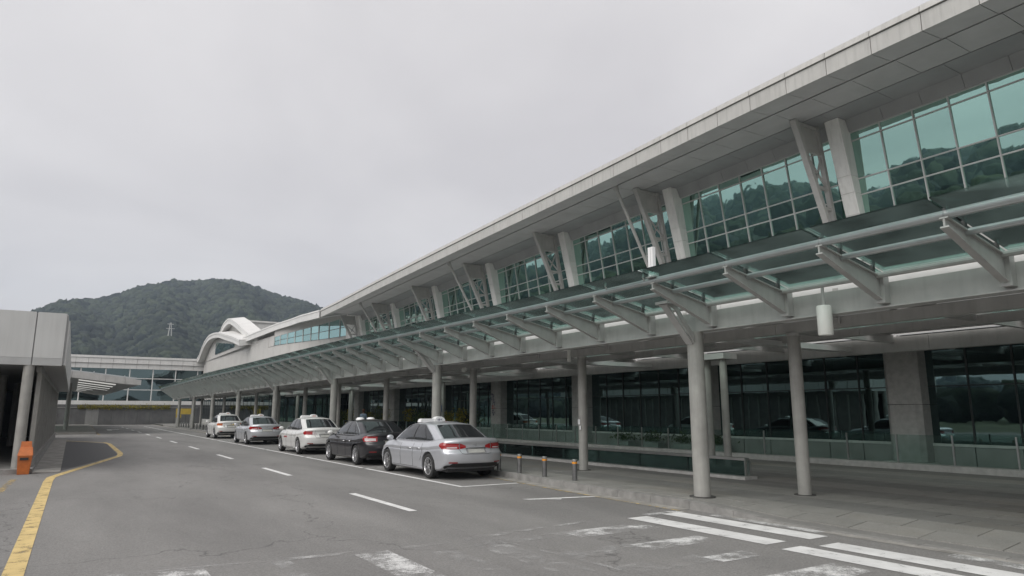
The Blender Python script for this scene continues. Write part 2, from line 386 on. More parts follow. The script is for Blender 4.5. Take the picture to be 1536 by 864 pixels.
# ------------------------------------------------------------------ pavement, kerb stones, slabs
def kh(y): return lerp(.025, .15, min(1, max(0, (y - 7.0) / 1.7)))
def pz(x, y):
    h = kh(y); return lerp(h, .15, min(1, max(0, (x - kerbx(y) - .15) / 1.3)))
xs = [0, .3, .6, .9, 1.2, 1.5]
m = MB(); m.grid([[(kerbx(y) + .14 + dx_, y, pz(kerbx(y) + .14 + dx_, y) - .012) for y in np.arange(-30, 113, .7)] for dx_ in xs] + [[(X, y, .138) for y in np.arange(-30, 113, .7)] for X in (14, 22, 60)])
pav = m.build('pavement', 'paving_dark'); struct(pav)
for k in range(-6, 100):
    y0, y1 = k * 1.0 + .004, k * 1.0 + .996
    w_ = .16; h0, h1 = kh(y0), kh(y1)
    a0, a1 = kerbx(y0), kerbx(y1)
    m = MB().hexa([(a0, y0, -.05), (a0 + w_, y0, -.05), (a1 + w_, y1, -.05), (a1, y1, -.05), (a0 + .012, y0, h0), (a0 + w_, y0, h0 + .002), (a1 + w_, y1, h1 + .002), (a1 + .012, y1, h1)])
    m.build('kerb_stone', 'concrete_kerb', pav)
row = 0
x = 9.75
while x < 19.6:
    off = .5 * (row % 2)
    for j in range(0, 13):
        y0 = 2.2 + j + off; y1 = y0 + .985
        xa, xb = x, x + .487
        ka = kerbx((y0 + y1) / 2) + .17
        if xb < ka + .1: continue
        xa = max(xa, ka)
        P = [(xa, y0), (xb, y0), (xb, y1), (xa, y1)]
        e = random.uniform(-.0015, .0015)
        MB().hexa([(q[0], q[1], -.02 + pz(*q) - .03) for q in P] + [(q[0], q[1], pz(*q) + e) for q in P]).build('paving_slab', 'paving_dark' if (row // 2) % 2 else 'paving_light', pav)
    x += .495; row += 1

# ------------------------------------------------------------------ terminal building
Y0, Y1 = -4.0, 57.5
zs = pchip([-10, 0, 8, 12, 20, 27.7, 35, 42, 49, 57.5], [11.42, 11.36, 11.27, 11.2, 11.0, 10.8, 10.6, 10.4, 10.2, 10.12])
FB = pchip([-10, 0, 8, 12, 20, 27.7, 35, 45, 54, 57.5], [11.22, 11.16, 11.07, 11.0, 10.76, 10.56, 10.36, 10.06, 9.74, 9.66])
FT = lambda y: FB(y) + .69
term = thing('terminal_building', 'long airport terminal with overhanging roof, leaning green glass wall and white pillars', 'building', (21.5, 27, 0))
BAY = 7.55; PY = [12.2 + BAY * k for k in range(-2, 7)]    # pillar centres along Y
gx = lambda z: 21.04 - .16 * (z - 9.2)                     # leaning glass line
# structure behind the glass
MB().hexa([(21.75, Y0, 7.2), (24, Y0, 7.2), (24, Y1, 7.2), (21.75, Y1, 7.2), (20.85, Y0, zs(Y0) - .02), (24, Y0, zs(Y0) - .02), (24, Y1, zs(Y1) - .02), (21.3, Y1, zs(Y1) - .02)]).build('inner_wall', 'dark_inside', term)
# roof slab with curved line (behind the fascia panels)
ny = 40; ys = [Y0 + (Y1 - Y0) * i / ny for i in range(ny + 1)]
m = MB(); prof = lambda y: [(17.06, FB(y) + .02), (18.0, zs(y) - .06), (18.05, zs(y) + .03), (22.5, zs(y) + .03), (40, zs(y) + 1.2), (40, zs(y) + 2.6), (24, FT(y) + 1.0), (17.3, FT(y) - .02), (17.06, FT(y) - .17)]
m.grid([[(a, y, b) for (a, b) in prof(y) + prof(y)[:1]] for y in ys])
for yy, rev in ((Y0, 0), (Y1, 1)): m.add([(a, yy, b) for a, b in prof(yy)], [tuple(range(9))])
m.build('roof_slab', 'joint_dark', term, 30)  # slab coloured dark to stand in for shadow lines at joints and soffit crease
FJ = 1.3; nF = int((Y1 - Y0) / FJ)
for k in range(nF):
    a, b = Y0 + k * FJ + .009, Y0 + (k + 1) * FJ - .009
    q = lambda x, f, d=0: [(x, a, f(a) + d), (x, b, f(b) + d)]
    # fascia face
    m = MB().hexa([(17.0, a, FB(a)), (17.05, a, FB(a)), (17.05, b, FB(b)), (17.0, b, FB(b)), (17.0, a, FT(a) - .215), (17.05, a, FT(a) - .215), (17.05, b, FT(b) - .215), (17.0, b, FT(b) - .215)])
    m.build('fascia_panel', 'fascia_panel', term)
    m = MB().hexa([(16.95, a, FT(a) - .19), (17.4, a, FT(a) - .19), (17.4, b, FT(b) - .19), (16.95, b, FT(b) - .19), (17.0, a, FT(a)), (17.4, a, FT(a) + .02), (17.4, b, FT(b) + .02), (17.0, b, FT(b))])
    m.build('roof_edge_trim', 'fascia_panel', term)
    m = MB().hexa([(17.055, a, FB(a) - .0), (17.96, a, zs(a) - .12), (17.96, b, zs(b) - .12), (17.055, b, FB(b)), (17.055, a, FB(a) + .02), (17.96, a, zs(a) - .1), (17.96, b, zs(b) - .1), (17.055, b, FB(b) + .02)])
    m.build('soffit_panel', 'soffit_panel', term)
    m = MB().hexa([(18.2, a, zs(a) - .03), (19.5, a, zs(a) - .02), (19.5, b, zs(b) - .02), (18.2, b, zs(b) - .03), (18.2, a, zs(a) + .02), (19.5, a, zs(a) + .02), (19.5, b, zs(b) + .02), (18.2, b, zs(b) + .02)])
    m.build('soffit_panel', 'soffit_panel', term)
# bays: header, panes, mullions
zrow = [7.4, 8.72, 9.24, 10.5]
for k in range(len(PY) - 1):
    ya, yb = PY[k] + .2, PY[k + 1] - .2
    ncol = 7; n_y = [ya + (yb - ya) * i / ncol for i in range(ncol + 1)]
    s_ = lambda y: (zs(y) - .42 - 7.8) / (10.78 - 7.8)
    zr = lambda r, y: 7.8 + (zrow[r] - 7.8) * s_(y) if r < 4 else zs(y) - .42
    for i in range(ncol):
        a, b = n_y[i] + .015, n_y[i + 1] - .015
        for r in range(4):
            z00, z01, z10, z11 = zr(r, a), zr(r, b), zr(r + 1, a) - .03, zr(r + 1, b) - .03
            j1, j2 = random.uniform(-.004, .004), random.uniform(-.004, .004)
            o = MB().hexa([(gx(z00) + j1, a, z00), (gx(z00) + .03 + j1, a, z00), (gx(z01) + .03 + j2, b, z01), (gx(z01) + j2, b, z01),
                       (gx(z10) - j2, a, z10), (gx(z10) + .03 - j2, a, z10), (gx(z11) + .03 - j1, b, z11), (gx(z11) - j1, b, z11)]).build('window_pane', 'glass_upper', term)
    for i in range(ncol + 1):
        yy = n_y[i]; z1 = zr(4, yy)
        MB().bar((gx(7.3) - .02, yy, 7.3), (gx(z1) - .02, yy, z1), .036, .06, (1, 0, 0)).build('mullion', 'mullion', term)
    for r in range(5):
        MB().bar((gx(zr(r, ya)) - .02, ya, zr(r, ya) - .015), (gx(zr(r, yb)) - .02, yb, zr(r, yb) - .015), .05, .036).build('transom', 'mullion', term)
    # header panels above the glass
    nh = 6
    for i in range(nh):
        a, b = ya + (yb - ya) * i / nh + .005, ya + (yb - ya) * (i + 1) / nh - .005
        P0 = lambda y, t_: (lerp(20.72, 20.55, t_), y, lerp(zs(y) - .42, zs(y) - .03, t_))
        m = MB().hexa([P0(a, 0), (20.9, a, P0(a, 0)[2]), (20.9, b, P0(b, 0)[2]), P0(b, 0), P0(a, 1), (20.9, a, P0(a, 1)[2]), (20.9, b, P0(b, 1)[2]), P0(b, 1)])
        m.build('header_panel', 'header_panel', term)
    for i in range(4):
        a, b = lerp(PY[k], PY[k + 1], i / 4) + .008, lerp(PY[k], PY[k + 1], (i + 1) / 4) - .008
        MB().hexa([(19.54, a, zs(a) - .025), (20.6, a, zs(a) - .025), (20.6, b, zs(b) - .025), (19.54, b, zs(b) - .025), (19.54, a, zs(a) + .02), (20.6, a, zs(a) + .02), (20.6, b, zs(b) + .02), (19.54, b, zs(b) + .02)]).build('soffit_panel', 'header_panel', term)
# pillars (clad in panels) and the lattice brackets beside them
def pillar(yc):
    z0, z1 = 6.6, zs(yc) - .03
    fx = lambda z: 21.0 - .245 * (z - 7.7)
    core = MB().hexa([(fx(z0) + .03, yc - .2, z0), (22, yc - .2, z0), (22, yc + .2, z0), (fx(z0) + .03, yc + .2, z0), (fx(z1) + .03, yc - .2, z1), (22, yc - .2, z1), (22, yc + .2, z1), (fx(z1) + .03, yc + .2, z1)]).build('pillar', 'pillar_panel', term)
    lev = [z0, 7.0, 8.05, 8.75, 9.3, z1]
    for i in range(5):
        a, b = lev[i] + .006, lev[i + 1] - .006
        for s in (-1, 1):
            ye = yc + s * .24
            MB().hexa([(fx(a), min(ye, ye - s * .05), a), (fx(a) + .62, min(ye, ye - s * .05), a), (fx(a) + .62, max(ye, ye - s * .05), a), (fx(a), max(ye, ye - s * .05), a),
                       (fx(b), min(ye, ye - s * .05), b), (fx(b) + .62, min(ye, ye - s * .05), b), (fx(b) + .62, max(ye, ye - s * .05), b), (fx(b), max(ye, ye - s * .05), b)]).build('cladding_panel', 'pillar_panel', core)
        MB().hexa([(fx(a) - .012, yc - .188, a), (fx(a) + .04, yc - .188, a), (fx(a) + .04, yc + .188, a), (fx(a) - .012, yc + .188, a), (fx(b) - .012, yc - .188, b), (fx(b) + .04, yc - .188, b), (fx(b) + .04, yc + .188, b), (fx(b) - .012, yc + .188, b)]).build('cladding_panel', 'pillar_panel', core)
def bracket(yc, pole):
    y = yc + .62; zt = zs(y) - .03
    pf0, pf1 = (20.85, y, 6.9), (19.05, y, zt); pr0, pr1 = (21.0, y, 6.9), (20.25, y, zt)
    tr_ = MB().bar(pf0, pf1, .16, .2, (0, 1, 0)).build('bracket_chord', 'steel_paint', term)
    MB().bar(pr0, pr1, .14, .16, (0, 1, 0)).build('bracket_chord', 'steel_paint', term)
    P = lambda t_, s: Vector(pf0).lerp(Vector(pf1), t_) if s else Vector(pr0).lerp(Vector(pr1), t_)
    for t0 in (.34, .5, .78, .98): MB().bar(P(t0, 0), P(t0, 1), .1, .1, (0, 1, 0)).build('bracket_strut', 'steel_paint', term)
    MB().bar(P(.5, 0), P(.77, 1), .05, .06, (0, 1, 0)).build('bracket_strut', 'steel_paint', term); MB().bar(P(.5, 1), P(.77, 0), .05, .06, (0, 1, 0)).build('bracket_strut', 'steel_paint', term)
    a, b, c, d = P(.79, 1), P(.97, 1), P(.97, 0), P(.79, 0)
    MB().prism([a, b, c, d], (0, .03, 0)).build('bracket_plate', 'steel_paint', term)
    if pole:
        y2 = y + .25
        MB().tube((18.15, y2, zs(y2) - .03), (20.3, y2, 6.9), .07, n=10).build('raking_pole', 'steel_paint', term, 40)
        MB().tube((18.13, y2, zs(y2) + .0), (18.24, y2, zs(y2) - .22), .11, n=10).build('pole_collar', 'steel_paint', term, 40)
for i, yc in enumerate(PY): pillar(yc); bracket(yc, i % 2 == 1)
# side of the building near and far, mid wall hidden by the canopy
MB().box(21.35, 24, Y0, 58, 3.75, 7.15).build('spandrel_wall', 'wing_panel', term)
MB().box(21.6, 40, -4.2, -4.0, 0, 11.5).build('end_wall', 'wing_panel', term)
# lower storefront
LY = [11.0 + 7.75 * k for k in range(-2, 9)]
MB().box(21.15, 21.35, Y0, 76, .14, 3.74).build('inner_wall', 'dark_inside', term)
for k in range(len(LY) - 1):
    ya, yb = LY[k] + .45, LY[k + 1] - .45
    nc = 6; tr_on = k in (1, 4, 6)
    yy = [ya + (yb - ya) * i / nc for i in range(nc + 1)]
    for i in range(nc):
        a, b = yy[i] + .015, yy[i + 1] - .015
        lv = [(.84, 2.44), (2.47, 3.5)]
        for z0, z1 in lv:
            j = random.uniform(-.003, .003)
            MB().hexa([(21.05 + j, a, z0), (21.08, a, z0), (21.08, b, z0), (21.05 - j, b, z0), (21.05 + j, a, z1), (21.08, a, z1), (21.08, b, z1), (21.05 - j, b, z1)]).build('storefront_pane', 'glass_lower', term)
        MB().box(21.0, 21.14, a, b, .16, .76).build('plinth_panel', 'wall_panel', term)
    MB().box(20.97, 21.14, ya, yb, .765, .835).build('window_sill', 'pillar_panel', term)
    for y_ in yy: MB().box(21.02, 21.1, y_ - .02, y_ + .02, .84, 3.5).build('storefront_mullion', 'mullion_dark', term)
    MB().box(21.03, 21.1, ya, yb, 2.443, 2.467).build('storefront_transom', 'mullion_dark', term)
for k, yc in enumerate(LY):
    for z0, z1 in ((.14, .3), (.31, 1.93), (1.945, 3.74)):
        if z0 < .3: MB().box(20.3, 21.14, yc - .62, yc + .62, z0, z1).build('column_base', 'pillar_panel', term)
        else: MB().prism([(20.5 + .12, yc - .5, z0), (20.5, yc - .38, z0), (20.5, yc + .38, z0), (20.62, yc + .5, z0), (21.14, yc + .5, z0), (21.14, yc - .5, z0)], (0, 0, z1 - z0)).build('stone_column', 'stone_column', term)
# writing on the stone column at the fourth position
yc = LY[5]
def stroke(y, z, wy, hz, mat): MB().box(20.487, 20.499, y - wy / 2, y + wy / 2, z - hz / 2, z + hz / 2).build('painted_writing', mat, term)
rr = random.Random(3)
for i in range(11):
    z = 2.75 - i * .115; mt = 'sign_red' if i in (6, 7) else 'sign_navy'
    for s in range(3):
        yo = yc + .22 - rr.uniform(0, .3) + (.1 if i < 4 else -.02)
        if rr.random() < .55: stroke(yo, z + rr.uniform(-.03, .03), rr.uniform(.1, .24), .028, mt)
        else: stroke(yo, z, .028, rr.uniform(.09, .16), mt)
# ------------------------------------------------------------------ far wing of the terminal
wing = thing('terminal_wing', 'pale panelled far wing of the terminal with a band of green windows', 'building', (19, 75, 0))
FX = pchip([57, 58, 63, 66, 69.3, 73.8, 80, 95, 114], [21.1, 21, 20.1, 19.3, 18.3, 17.25, 16.9, 16.6, 16.4])
RX = pchip([56, 57.6, 61.5, 67, 72.4, 76, 84], [17.0, 17.0, 17.15, 17.6, 17.2, 16.7, 16.1])
RZ = pchip([57.5, 61.5, 67, 72.4, 76, 84], [FB(57.5), 9.88, 10.25, 10.2, 10.0, 9.75])
ys = list(np.arange(57.6, 84.1, .8))
m = MB(); pr = lambda y: [(RX(y) + .05, RZ(y) + .02), (FX(y) + .3, RZ(y) + .02 + .22 * (FX(y) + .3 - RX(y))), (40, RZ(y) + 1.3), (40, RZ(y) + 2), (RX(y) + 6, RZ(y) + 1.5), (RX(y) + .3, RZ(y) + .62), (RX(y) + .05, RZ(y) + .5)]
m.grid([[(a, y, b) for a, b in pr(y) + pr(y)[:1]] for y in ys])
for yy in (ys[0], ys[-1]): m.add([(a, yy, b) for a, b in pr(yy)], [tuple(range(7))])
m.build('roof_slab', 'soffit_panel', wing, 30)
y = 57.55
while y < 83.5:
    a, b = y + .01, y + 1.59
    MB().hexa([(RX(a), a, RZ(a)), (RX(a) + .06, a, RZ(a)), (RX(b) + .06, b, RZ(b)), (RX(b), b, RZ(b)), (RX(a), a, RZ(a) + .53), (RX(a) + .06, a, RZ(a) + .53), (RX(b) + .06, b, RZ(b) + .53), (RX(b), b, RZ(b) + .53)]).build('fascia_panel', 'white_panel', wing)
    MB().hexa([(RX(a) - .04, a, RZ(a) + .54), (RX(a) + .5, a, RZ(a) + .54), (RX(b) + .5, b, RZ(b) + .54), (RX(b) - .04, b, RZ(b) + .54), (RX(a) - .02, a, RZ(a) + .67), (RX(a) + .5, a, RZ(a) + .7), (RX(b) + .5, b, RZ(b) + .7), (RX(b) - .02, b, RZ(b) + .67)]).build('roof_edge_trim', 'white_panel', wing)
    y += 1.6
# wall panels: below, and around the window band
wt = lambda y: RZ(y) + .22 * (FX(y) - RX(y))
WB = 8.6; wtop = lambda y: min(wt(y) - .06, lerp(10.4, 9.5, max(0, min(1, (y - 60.5) / 13.3))))
def quadwall(mb, ya, yb, za0, zb0, za1, zb1, off=0., th=.06):
    A, B = FX(ya) + off, FX(yb) + off
    mb.hexa([(A, ya, za0), (A + th, ya, za0), (B + th, yb, zb0), (B, yb, zb0), (A, ya, za1), (A + th, ya, za1), (B + th, yb, zb1), (B, yb, zb1)])
for i, y in enumerate(np.arange(58.2, 113, 1.75)):
    a, b = y + .012, y + 1.738
    top = 8.55 if b < 76 else 9.65
    for z0, z1 in ((3.8, 6.0), (6.02, 7.3), (7.32, top)):
        m = MB(); quadwall(m, a, b, z0, z0, z1, z1); m.build('wall_panel', 'wing_panel', wing)
MB().grid([[(FX(y) + .1, y, 3.4) for y in np.arange(58, 114, 2)], [(FX(y) + .1, y, 9.7) for y in np.arange(58, 114, 2)]]).build('inner_wall', 'wing_panel', wing)
wy = [60.2, 62.0, 63.9, 65.6, 66.9, 68.2, 69.6, 71.0, 72.4, 73.9]
for i in range(len(wy) - 1):
    a, b = wy[i] + .05, wy[i + 1] - .05
    za, zb = wtop(a), wtop(b); ma, mb_ = lerp(WB, za, .48), lerp(WB, zb, .48)
    m = MB(); quadwall(m, a, b, WB + .05, WB + .05, ma, mb_, .03, .03); m.build('window_pane', 'glass_wing', wing)
    m = MB(); quadwall(m, a, b, ma + .06, mb_ + .06, za, zb, .03, .03); m.build('window_pane', 'glass_wing', wing)
for yv in wy: MB().box(FX(yv) - .02, FX(yv) + .08, yv - .05, yv + .05, WB, wtop(yv)).build('mullion', 'mullion', wing)
for i in range(len(wy) - 1):
    a, b = wy[i], wy[i + 1]; m = MB(); quadwall(m, a, b, wtop(a), wtop(b), wt(a) + .1, wt(b) + .1, -.01, .08); m.build('header_panel', 'wing_panel', wing)
m = MB(); quadwall(m, 58.0, 60.2, 3.8, 3.8, wt(58) + .1, wt(60) + .1, -.35, .5); m.build('pier_panel', 'pillar_panel', wing)
m = MB(); quadwall(m, 74.0, 83.9, 8.6, 8.6, 9.7, 9.7, -.015, .07); m.build('wall_panel', 'wing_panel', wing)
for y in np.arange(62.0, 112, 1.75):
    a, b = y + .03, y + 1.72
    for z0, z1 in ((.84, 2.44), (2.48, 3.5)):
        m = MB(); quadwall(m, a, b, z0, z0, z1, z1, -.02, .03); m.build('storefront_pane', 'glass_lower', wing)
    m = MB(); quadwall(m, a, b, .1, .1, .8, .8, -.05, .1); m.build('plinth_panel', 'wall_panel', wing)
    MB().box(FX(y) - .05, FX(y) + .06, y - .025, y + .025, .1, 3.6).build('storefront_mullion', 'mullion_dark', wing)
m = MB(); m.grid([[(FX(y) + .14, y, .1) for y in np.arange(61.5, 114, 2)], [(FX(y) + .14, y, 3.6) for y in np.arange(61.5, 114, 2)]]); m.build('inner_wall', 'dark_inside', wing)
# curved roofs beyond
def wave(name, pts, x0, x1, th, label, lip=.0):
    f = pchip([p[0] for p in pts], [p[1] for p in pts]); ys = np.linspace(pts[0][0], pts[-1][0], 36)
    t_ = thing(name, label, 'roof', (x0, pts[0][0], 0))
    m = MB(); m.grid([[(x0, y, f(y) - th), (x1, y, f(y) - th + .3), (x1, y, f(y) + .3), (x0, y, f(y)), (x0, y, f(y) - th)] for y in ys])
    for yy in (ys[0], ys[-1]): m.add([(x0, yy, f(yy) - th), (x1, yy, f(yy) - th + .3), (x1, yy, f(yy) + .3), (x0, yy, f(yy))], [(0, 1, 2, 3)])
    m.build('roof_slab', 'white_panel', t_, 30)
    n = 16
    for i in range(n):
        a, b = lerp(ys[0], ys[-1], i / n), lerp(ys[0], ys[-1], (i + 1) / n) - .03
        MB().hexa([(x0 - .06, a, f(a) - th + .02), (x0 - .003, a, f(a) - th + .02), (x0 - .003, b, f(b) - th + .02), (x0 - .06, b, f(b) - th + .02), (x0 - .06, a, f(a) - .22), (x0 - .003, a, f(a) - .22), (x0 - .003, b, f(b) - .22), (x0 - .06, b, f(b) - .22)]).build('fascia_panel', 'white_panel', t_)
        MB().hexa([(x0 - .12, a, f(a) - .2), (x0 - .003, a, f(a) - .2), (x0 - .003, b, f(b) - .2), (x0 - .12, b, f(b) - .2), (x0 - .12, a, f(a) + .03), (x0 + .1, a, f(a) + .03), (x0 + .1, b, f(b) + .03), (x0 - .12, b, f(b) + .03)]).build('roof_edge_trim', 'white_panel', t_)
    WAVES[t_.name] = (f, th); return t_
WAVES = {}
def gable(t_, x, ya, yb):
    f, th = WAVES[t_.name]; ys = np.linspace(ya, yb, 24); m = MB()
    m.grid([[(x, y, 9.3), (x, y, max(9.4, f(y) - th + .1))] for y in ys]); m.grid([[(x + .3, y, 9.3), (x + .3, y, max(9.4, f(y) - th + .1))] for y in ys]); m.build('gable_wall', 'wing_panel', t_)
up = wave('curved_roof', [(80.5, 10.1), (84, 10.7), (89, 12.0), (95, 13.6), (99, 14.35), (102, 14.1), (104.5, 13.2), (105.4, 12.2)], 16.9, 18.6, .75, 'upper white curved roof that bends down steeply at its end beyond the terminal')
gable(up, 17.7, 81, 105)
lo = wave('curved_roof', [(83, 9.95), (86, 10.5), (92, 11.4), (99, 12.35), (104, 12.55), (107.5, 12.2), (110.5, 11.3), (113.5, 10.0), (114.6, 9.85)], 15.5, 17.2, .7, 'lower white curved roof over a strip of small windows beside the footbridge')
gable(lo, 16.36, 84, 114)
for i in range(6):
    a = 90.5 + i * 2.3
    zt_ = 10.15 + i * .23
    MB().hexa([(16.28, a, 9.75), (16.34, a, 9.75), (16.34, a + 2.1, 9.75), (16.28, a + 2.1, 9.75), (16.28, a, zt_), (16.34, a, zt_), (16.34, a + 2.1, zt_ + .15), (16.28, a + 2.1, zt_ + .15)]).build('window_pane', 'glass_wing', lo)
fr = thing('flat_roof', 'flat white edged roof block above the curved roofs', 'roof', (24, 101, 0))
for i in range(7):
    MB().box(18.7 + i * 2.2, 18.7 + i * 2.2 + 2.17, 100.0, 100.3, 13.3, 14.2).build('fascia_panel', 'white_panel', fr)
MB().box(18.65, 34.2, 99.8, 122, 14.21, 14.45).build('roof_slab', 'white_panel', fr)
MB().box(18.8, 34, 100.6, 121, 9, 14.2).build('wall', 'dark_wall', fr)
for i in range(12): MB().box(18.8, 34, 100.35, 100.59, 9.6 + i * .3, 9.75 + i * .3).build('louvre', 'wing_panel', fr)

# ------------------------------------------------------------------ footbridge building across the far end of the road
br = thing('link_building', 'white edged link building with large dark windows spanning the end of the road', 'building', (4, 116, 0))
BY = 115.0
MB().box(-14, 22, BY + .35, BY + 8, 2.9, 9.6).build('body', 'dark_inside', br)
x = -14.0
while x < 22:
    MB().box(x, x + 1.5, BY - .1, BY + .34, 8.02, 8.72).build('fascia_panel', 'white_panel', br); MB().box(x, x + 1.5, BY - .3, BY + .34, 8.75, 9.45).build('fascia_panel', 'white_panel', br); x += 1.53
MB().box(-14, 22, BY - .4, BY + 8, 9.48, 9.8).build('roof_edge', 'white_panel', br); MB().box(-14, 22, BY - .1, BY + .34, 2.85, 3.4).build('sill_band', 'white_panel', br)
mx = [6.6 + 3.05 * i for i in range(-6, 5)]
for i in range(len(mx) - 1):
    for z0, z1 in ((3.42, 4.95), (5.05, 6.6), (6.7, 8.0)):
        j = random.uniform(-.01, .01); MB().hexa([(mx[i] + .06, BY + .2 + j, z0), (mx[i + 1] - .06, BY + .2 - j, z0), (mx[i + 1] - .06, BY + .25, z0), (mx[i] + .06, BY + .25, z0), (mx[i] + .06, BY + .2 + j, z1), (mx[i + 1] - .06, BY + .2 - j, z1), (mx[i + 1] - .06, BY + .25, z1), (mx[i] + .06, BY + .25, z1)]).build('window_pane', 'glass_bridge', br)
for x in mx: MB().box(x - .07, x + .07, BY + .12, BY + .34, 3.4, 8.02).build('mullion', 'white_panel', br)
for z in (5.0, 6.65): MB().box(mx[0], mx[-1], BY + .14, BY + .33, z - .05, z + .05).build('transom', 'white_panel', br)
rw = thing('retaining_wall', 'grey panelled wall under the link building with ivy along its top', 'wall', (5, 114, 0))
x = -8
ci = 0
while x < 16:
    wd = 1.6
    MB().box(x, x + wd - .03, 113.6, 114.2, 0, 2.35).build('wall_panel', 'mid_wall' if x < 2.3 and x > .5 else 'dark_wall', rw); x += wd; ci += 1
MB().box(-8, 16, 113.75, 114.6, 0, 2.3).build('wall_core', 'dark_wall', rw); MB().box(-8, 16, 113.5, 114.2, 2.352, 2.45).build('coping', 'concrete_kerb', rw)
MB().box(-14, 22, 114.7, 115.3, 0, 2.85).build('back_wall', 'dark_wall', rw)

def leaves(n, fn, size, seed):
    rg = np.random.default_rng(seed); m = MB()
    V = []; F = []
    for i in range(n):
        c = Vector(fn(rg)); a = Vector(rg.normal(size=3)).normalized(); b = a.orthogonal().normalized(); c2 = a.cross(b)
        s = size * rg.uniform(.6, 1.4); o = len(V)
        V += [c - b * s, c - c2 * s * .45, c + b * s, c + c2 * s * .45]; F.append((o, o + 1, o + 2, o + 3))
    m.v = [tuple(q) for q in V]; m.f = F; return m
iv = leaves(2600, lambda rg: (rg.uniform(.5, 12.2), 113.45 + rg.normal() * .12, 2.5 + rg.normal() * .14 + .1 * math.sin(rg.uniform(0, 6))), .085, 1).build('ivy', 'leaf_yellow'); tag(iv, 'yellow green ivy trailing along the top of the grey wall', 'plant')
iv['kind'] = 'stuff'

# ------------------------------------------------------------------ canopy along the terminal
can = thing('glass_canopy', 'long grey steel canopy with sloping glass panes along the terminal pavement', 'canopy', (11, 40, .15))
CY0, CY1 = -4.32, 92.4
tz = pchip([-5, 5, 10, 16, 27, 41, 61, 92.4], [4.0, 4.0, 4.0, 4.04, 4.17, 4.26, 4.4, 4.45])   # front tube height
AR = 1.64; arms = [CY0 + AR * k for k in range(int((CY1 - CY0) / AR) + 1)]
for i, y in enumerate(arms):
    zt = tz(y)
    # tapered I-section arm
    top = [(10.12, 3.66), (8.55, zt - .02)]; bot = [(10.12, 3.36), (9.95, 3.36), (8.55, zt - .12)]
    a = MB().prism([(x, y - .012, z) for x, z in top[:1] + [top[1]] + [bot[2]] + [bot[1]] + [bot[0]]], (0, .024, 0))
    a.bar((8.55, y, zt - .012), (10.12, y, 3.668), .1, .02); a.bar((8.55, y, zt - .125), (9.95, y, 3.355), .1, .02)
    a.build('canopy_arm', 'steel_paint', can)
    b_ = MB().box(9.98, 10.13, y - .07, y + .07, 3.3, 3.72); b_.build('arm_bracket', 'steel_paint', can)
    if y < 40:
        for xx in (8.62, 9.05, 9.85):
            zz_ = lerp(zt, 3.68, (xx - 8.55) / 1.57) + .09
            MB().box(xx - .03, xx + .03, y - .02, y + .02, zz_ - .1, zz_ + .035).build('glass_clamp', 'bolt_dark', can)
for i in range(len(arms) - 1):
    a, b = arms[i], arms[i + 1]; za, zb = tz(a), tz(b)
    MB().tube((8.6, a, za + .03), (8.6, b - .004, zb + .03), .056, n=12).build('front_tube', 'tube_steel', can, 40)
    MB().tube((9.05, a + .01, lerp(za, 3.68, .32) - .02), (9.05, b - .01, lerp(zb, 3.68, .32) - .02), .045, n=10).build('purlin_tube', 'tube_steel', can, 40)
    MB().tube((9.92, a + .01, lerp(za, 3.68, .87) - .02), (9.92, b - .01, lerp(zb, 3.68, .87) - .02), .04, n=8).build('purlin_tube', 'steel_paint', can, 40)
    G0 = lambda y, x: lerp(tz(y), 3.68, (x - 8.55) / 1.57) + .1
    p_, q_ = a + .02, b - .02
    j = random.uniform(-.004, .004)
    MB().hexa([(8.22, p_, G0(p_, 8.22) + j), (10.12, p_, G0(p_, 10.12)), (10.12, q_, G0(q_, 10.12)), (8.22, q_, G0(q_, 8.22) - j), (8.22, p_, G0(p_, 8.22) + .016 + j), (10.12, p_, G0(p_, 10.12) + .016), (10.12, q_, G0(q_, 10.12) + .016), (8.22, q_, G0(q_, 8.22) + .016 - j)]).build('glass_pane', 'glass_canopy', can)
# beams, split in lengths
yb = CY0
while yb < CY1:
    e = min(yb + 6.56, CY1) - .012
    MB().box(10.13, 10.3, yb, e, 3.27, 3.62).build('main_beam', 'steel_paint', can); MB().box(10.08, 10.36, yb, e, 3.245, 3.268).build('beam_flange', 'steel_paint', can)
    MB().box(10.302, 10.5, yb, e, 3.6, 3.8).build('gutter', 'gutter_white', can)
    MB().box(11.92, 12.1, yb, e, 3.26, 3.46).build('inner_beam', 'steel_paint', can)
    MB().box(17.9, 18.02, yb, e, 3.27, 3.64).build('inner_beam', 'steel_paint', can); MB().box(17.86, 18.1, yb, e, 3.25, 3.268).build('beam_flange', 'steel_paint', can)
    MB().box(14.9, 15.05, yb, e, 3.42, 3.6).build('inner_beam', 'steel_paint', can)
    for xa, xb, gl in ((10.7, 11.85, 0), (12.2, 13.4, 0), (13.45, 14.85, 0), (15.1, 16.5, 1), (16.75, 17.8, 0), (18.2, 19.5, 0), (19.55, 21.2, 0)):
        MB().box(xa, xb, yb, e, 3.70, 3.73).build('roof_glazing' if gl else 'ceiling_panel', 'glass_rail' if gl else 'ceiling_panel', can)
    yb += 6.56
for y in np.arange(CY0 + .9, CY1, 3.28):
    MB().box(10.301, 17.895, y - .05, y + .05, 3.48, 3.695).build('cross_joist', 'steel_paint', can); MB().box(18.025, 21.1, y - .05, y + .05, 3.48, 3.695).build('cross_joist', 'steel_paint', can)
for y in np.arange(CY0 + 1.6, 45, 3.28):
    MB().path([(10.32, y, 3.38), (10.7, y, 3.38), (10.9, y + .25, 3.38), (11.9, y + .3, 3.42)], .025, 6).build('conduit', 'steel_paint', can); MB().box(11.86, 11.9, y + .25, y + .37, 3.33, 3.5).build('conduit_box', 'steel_paint', can)
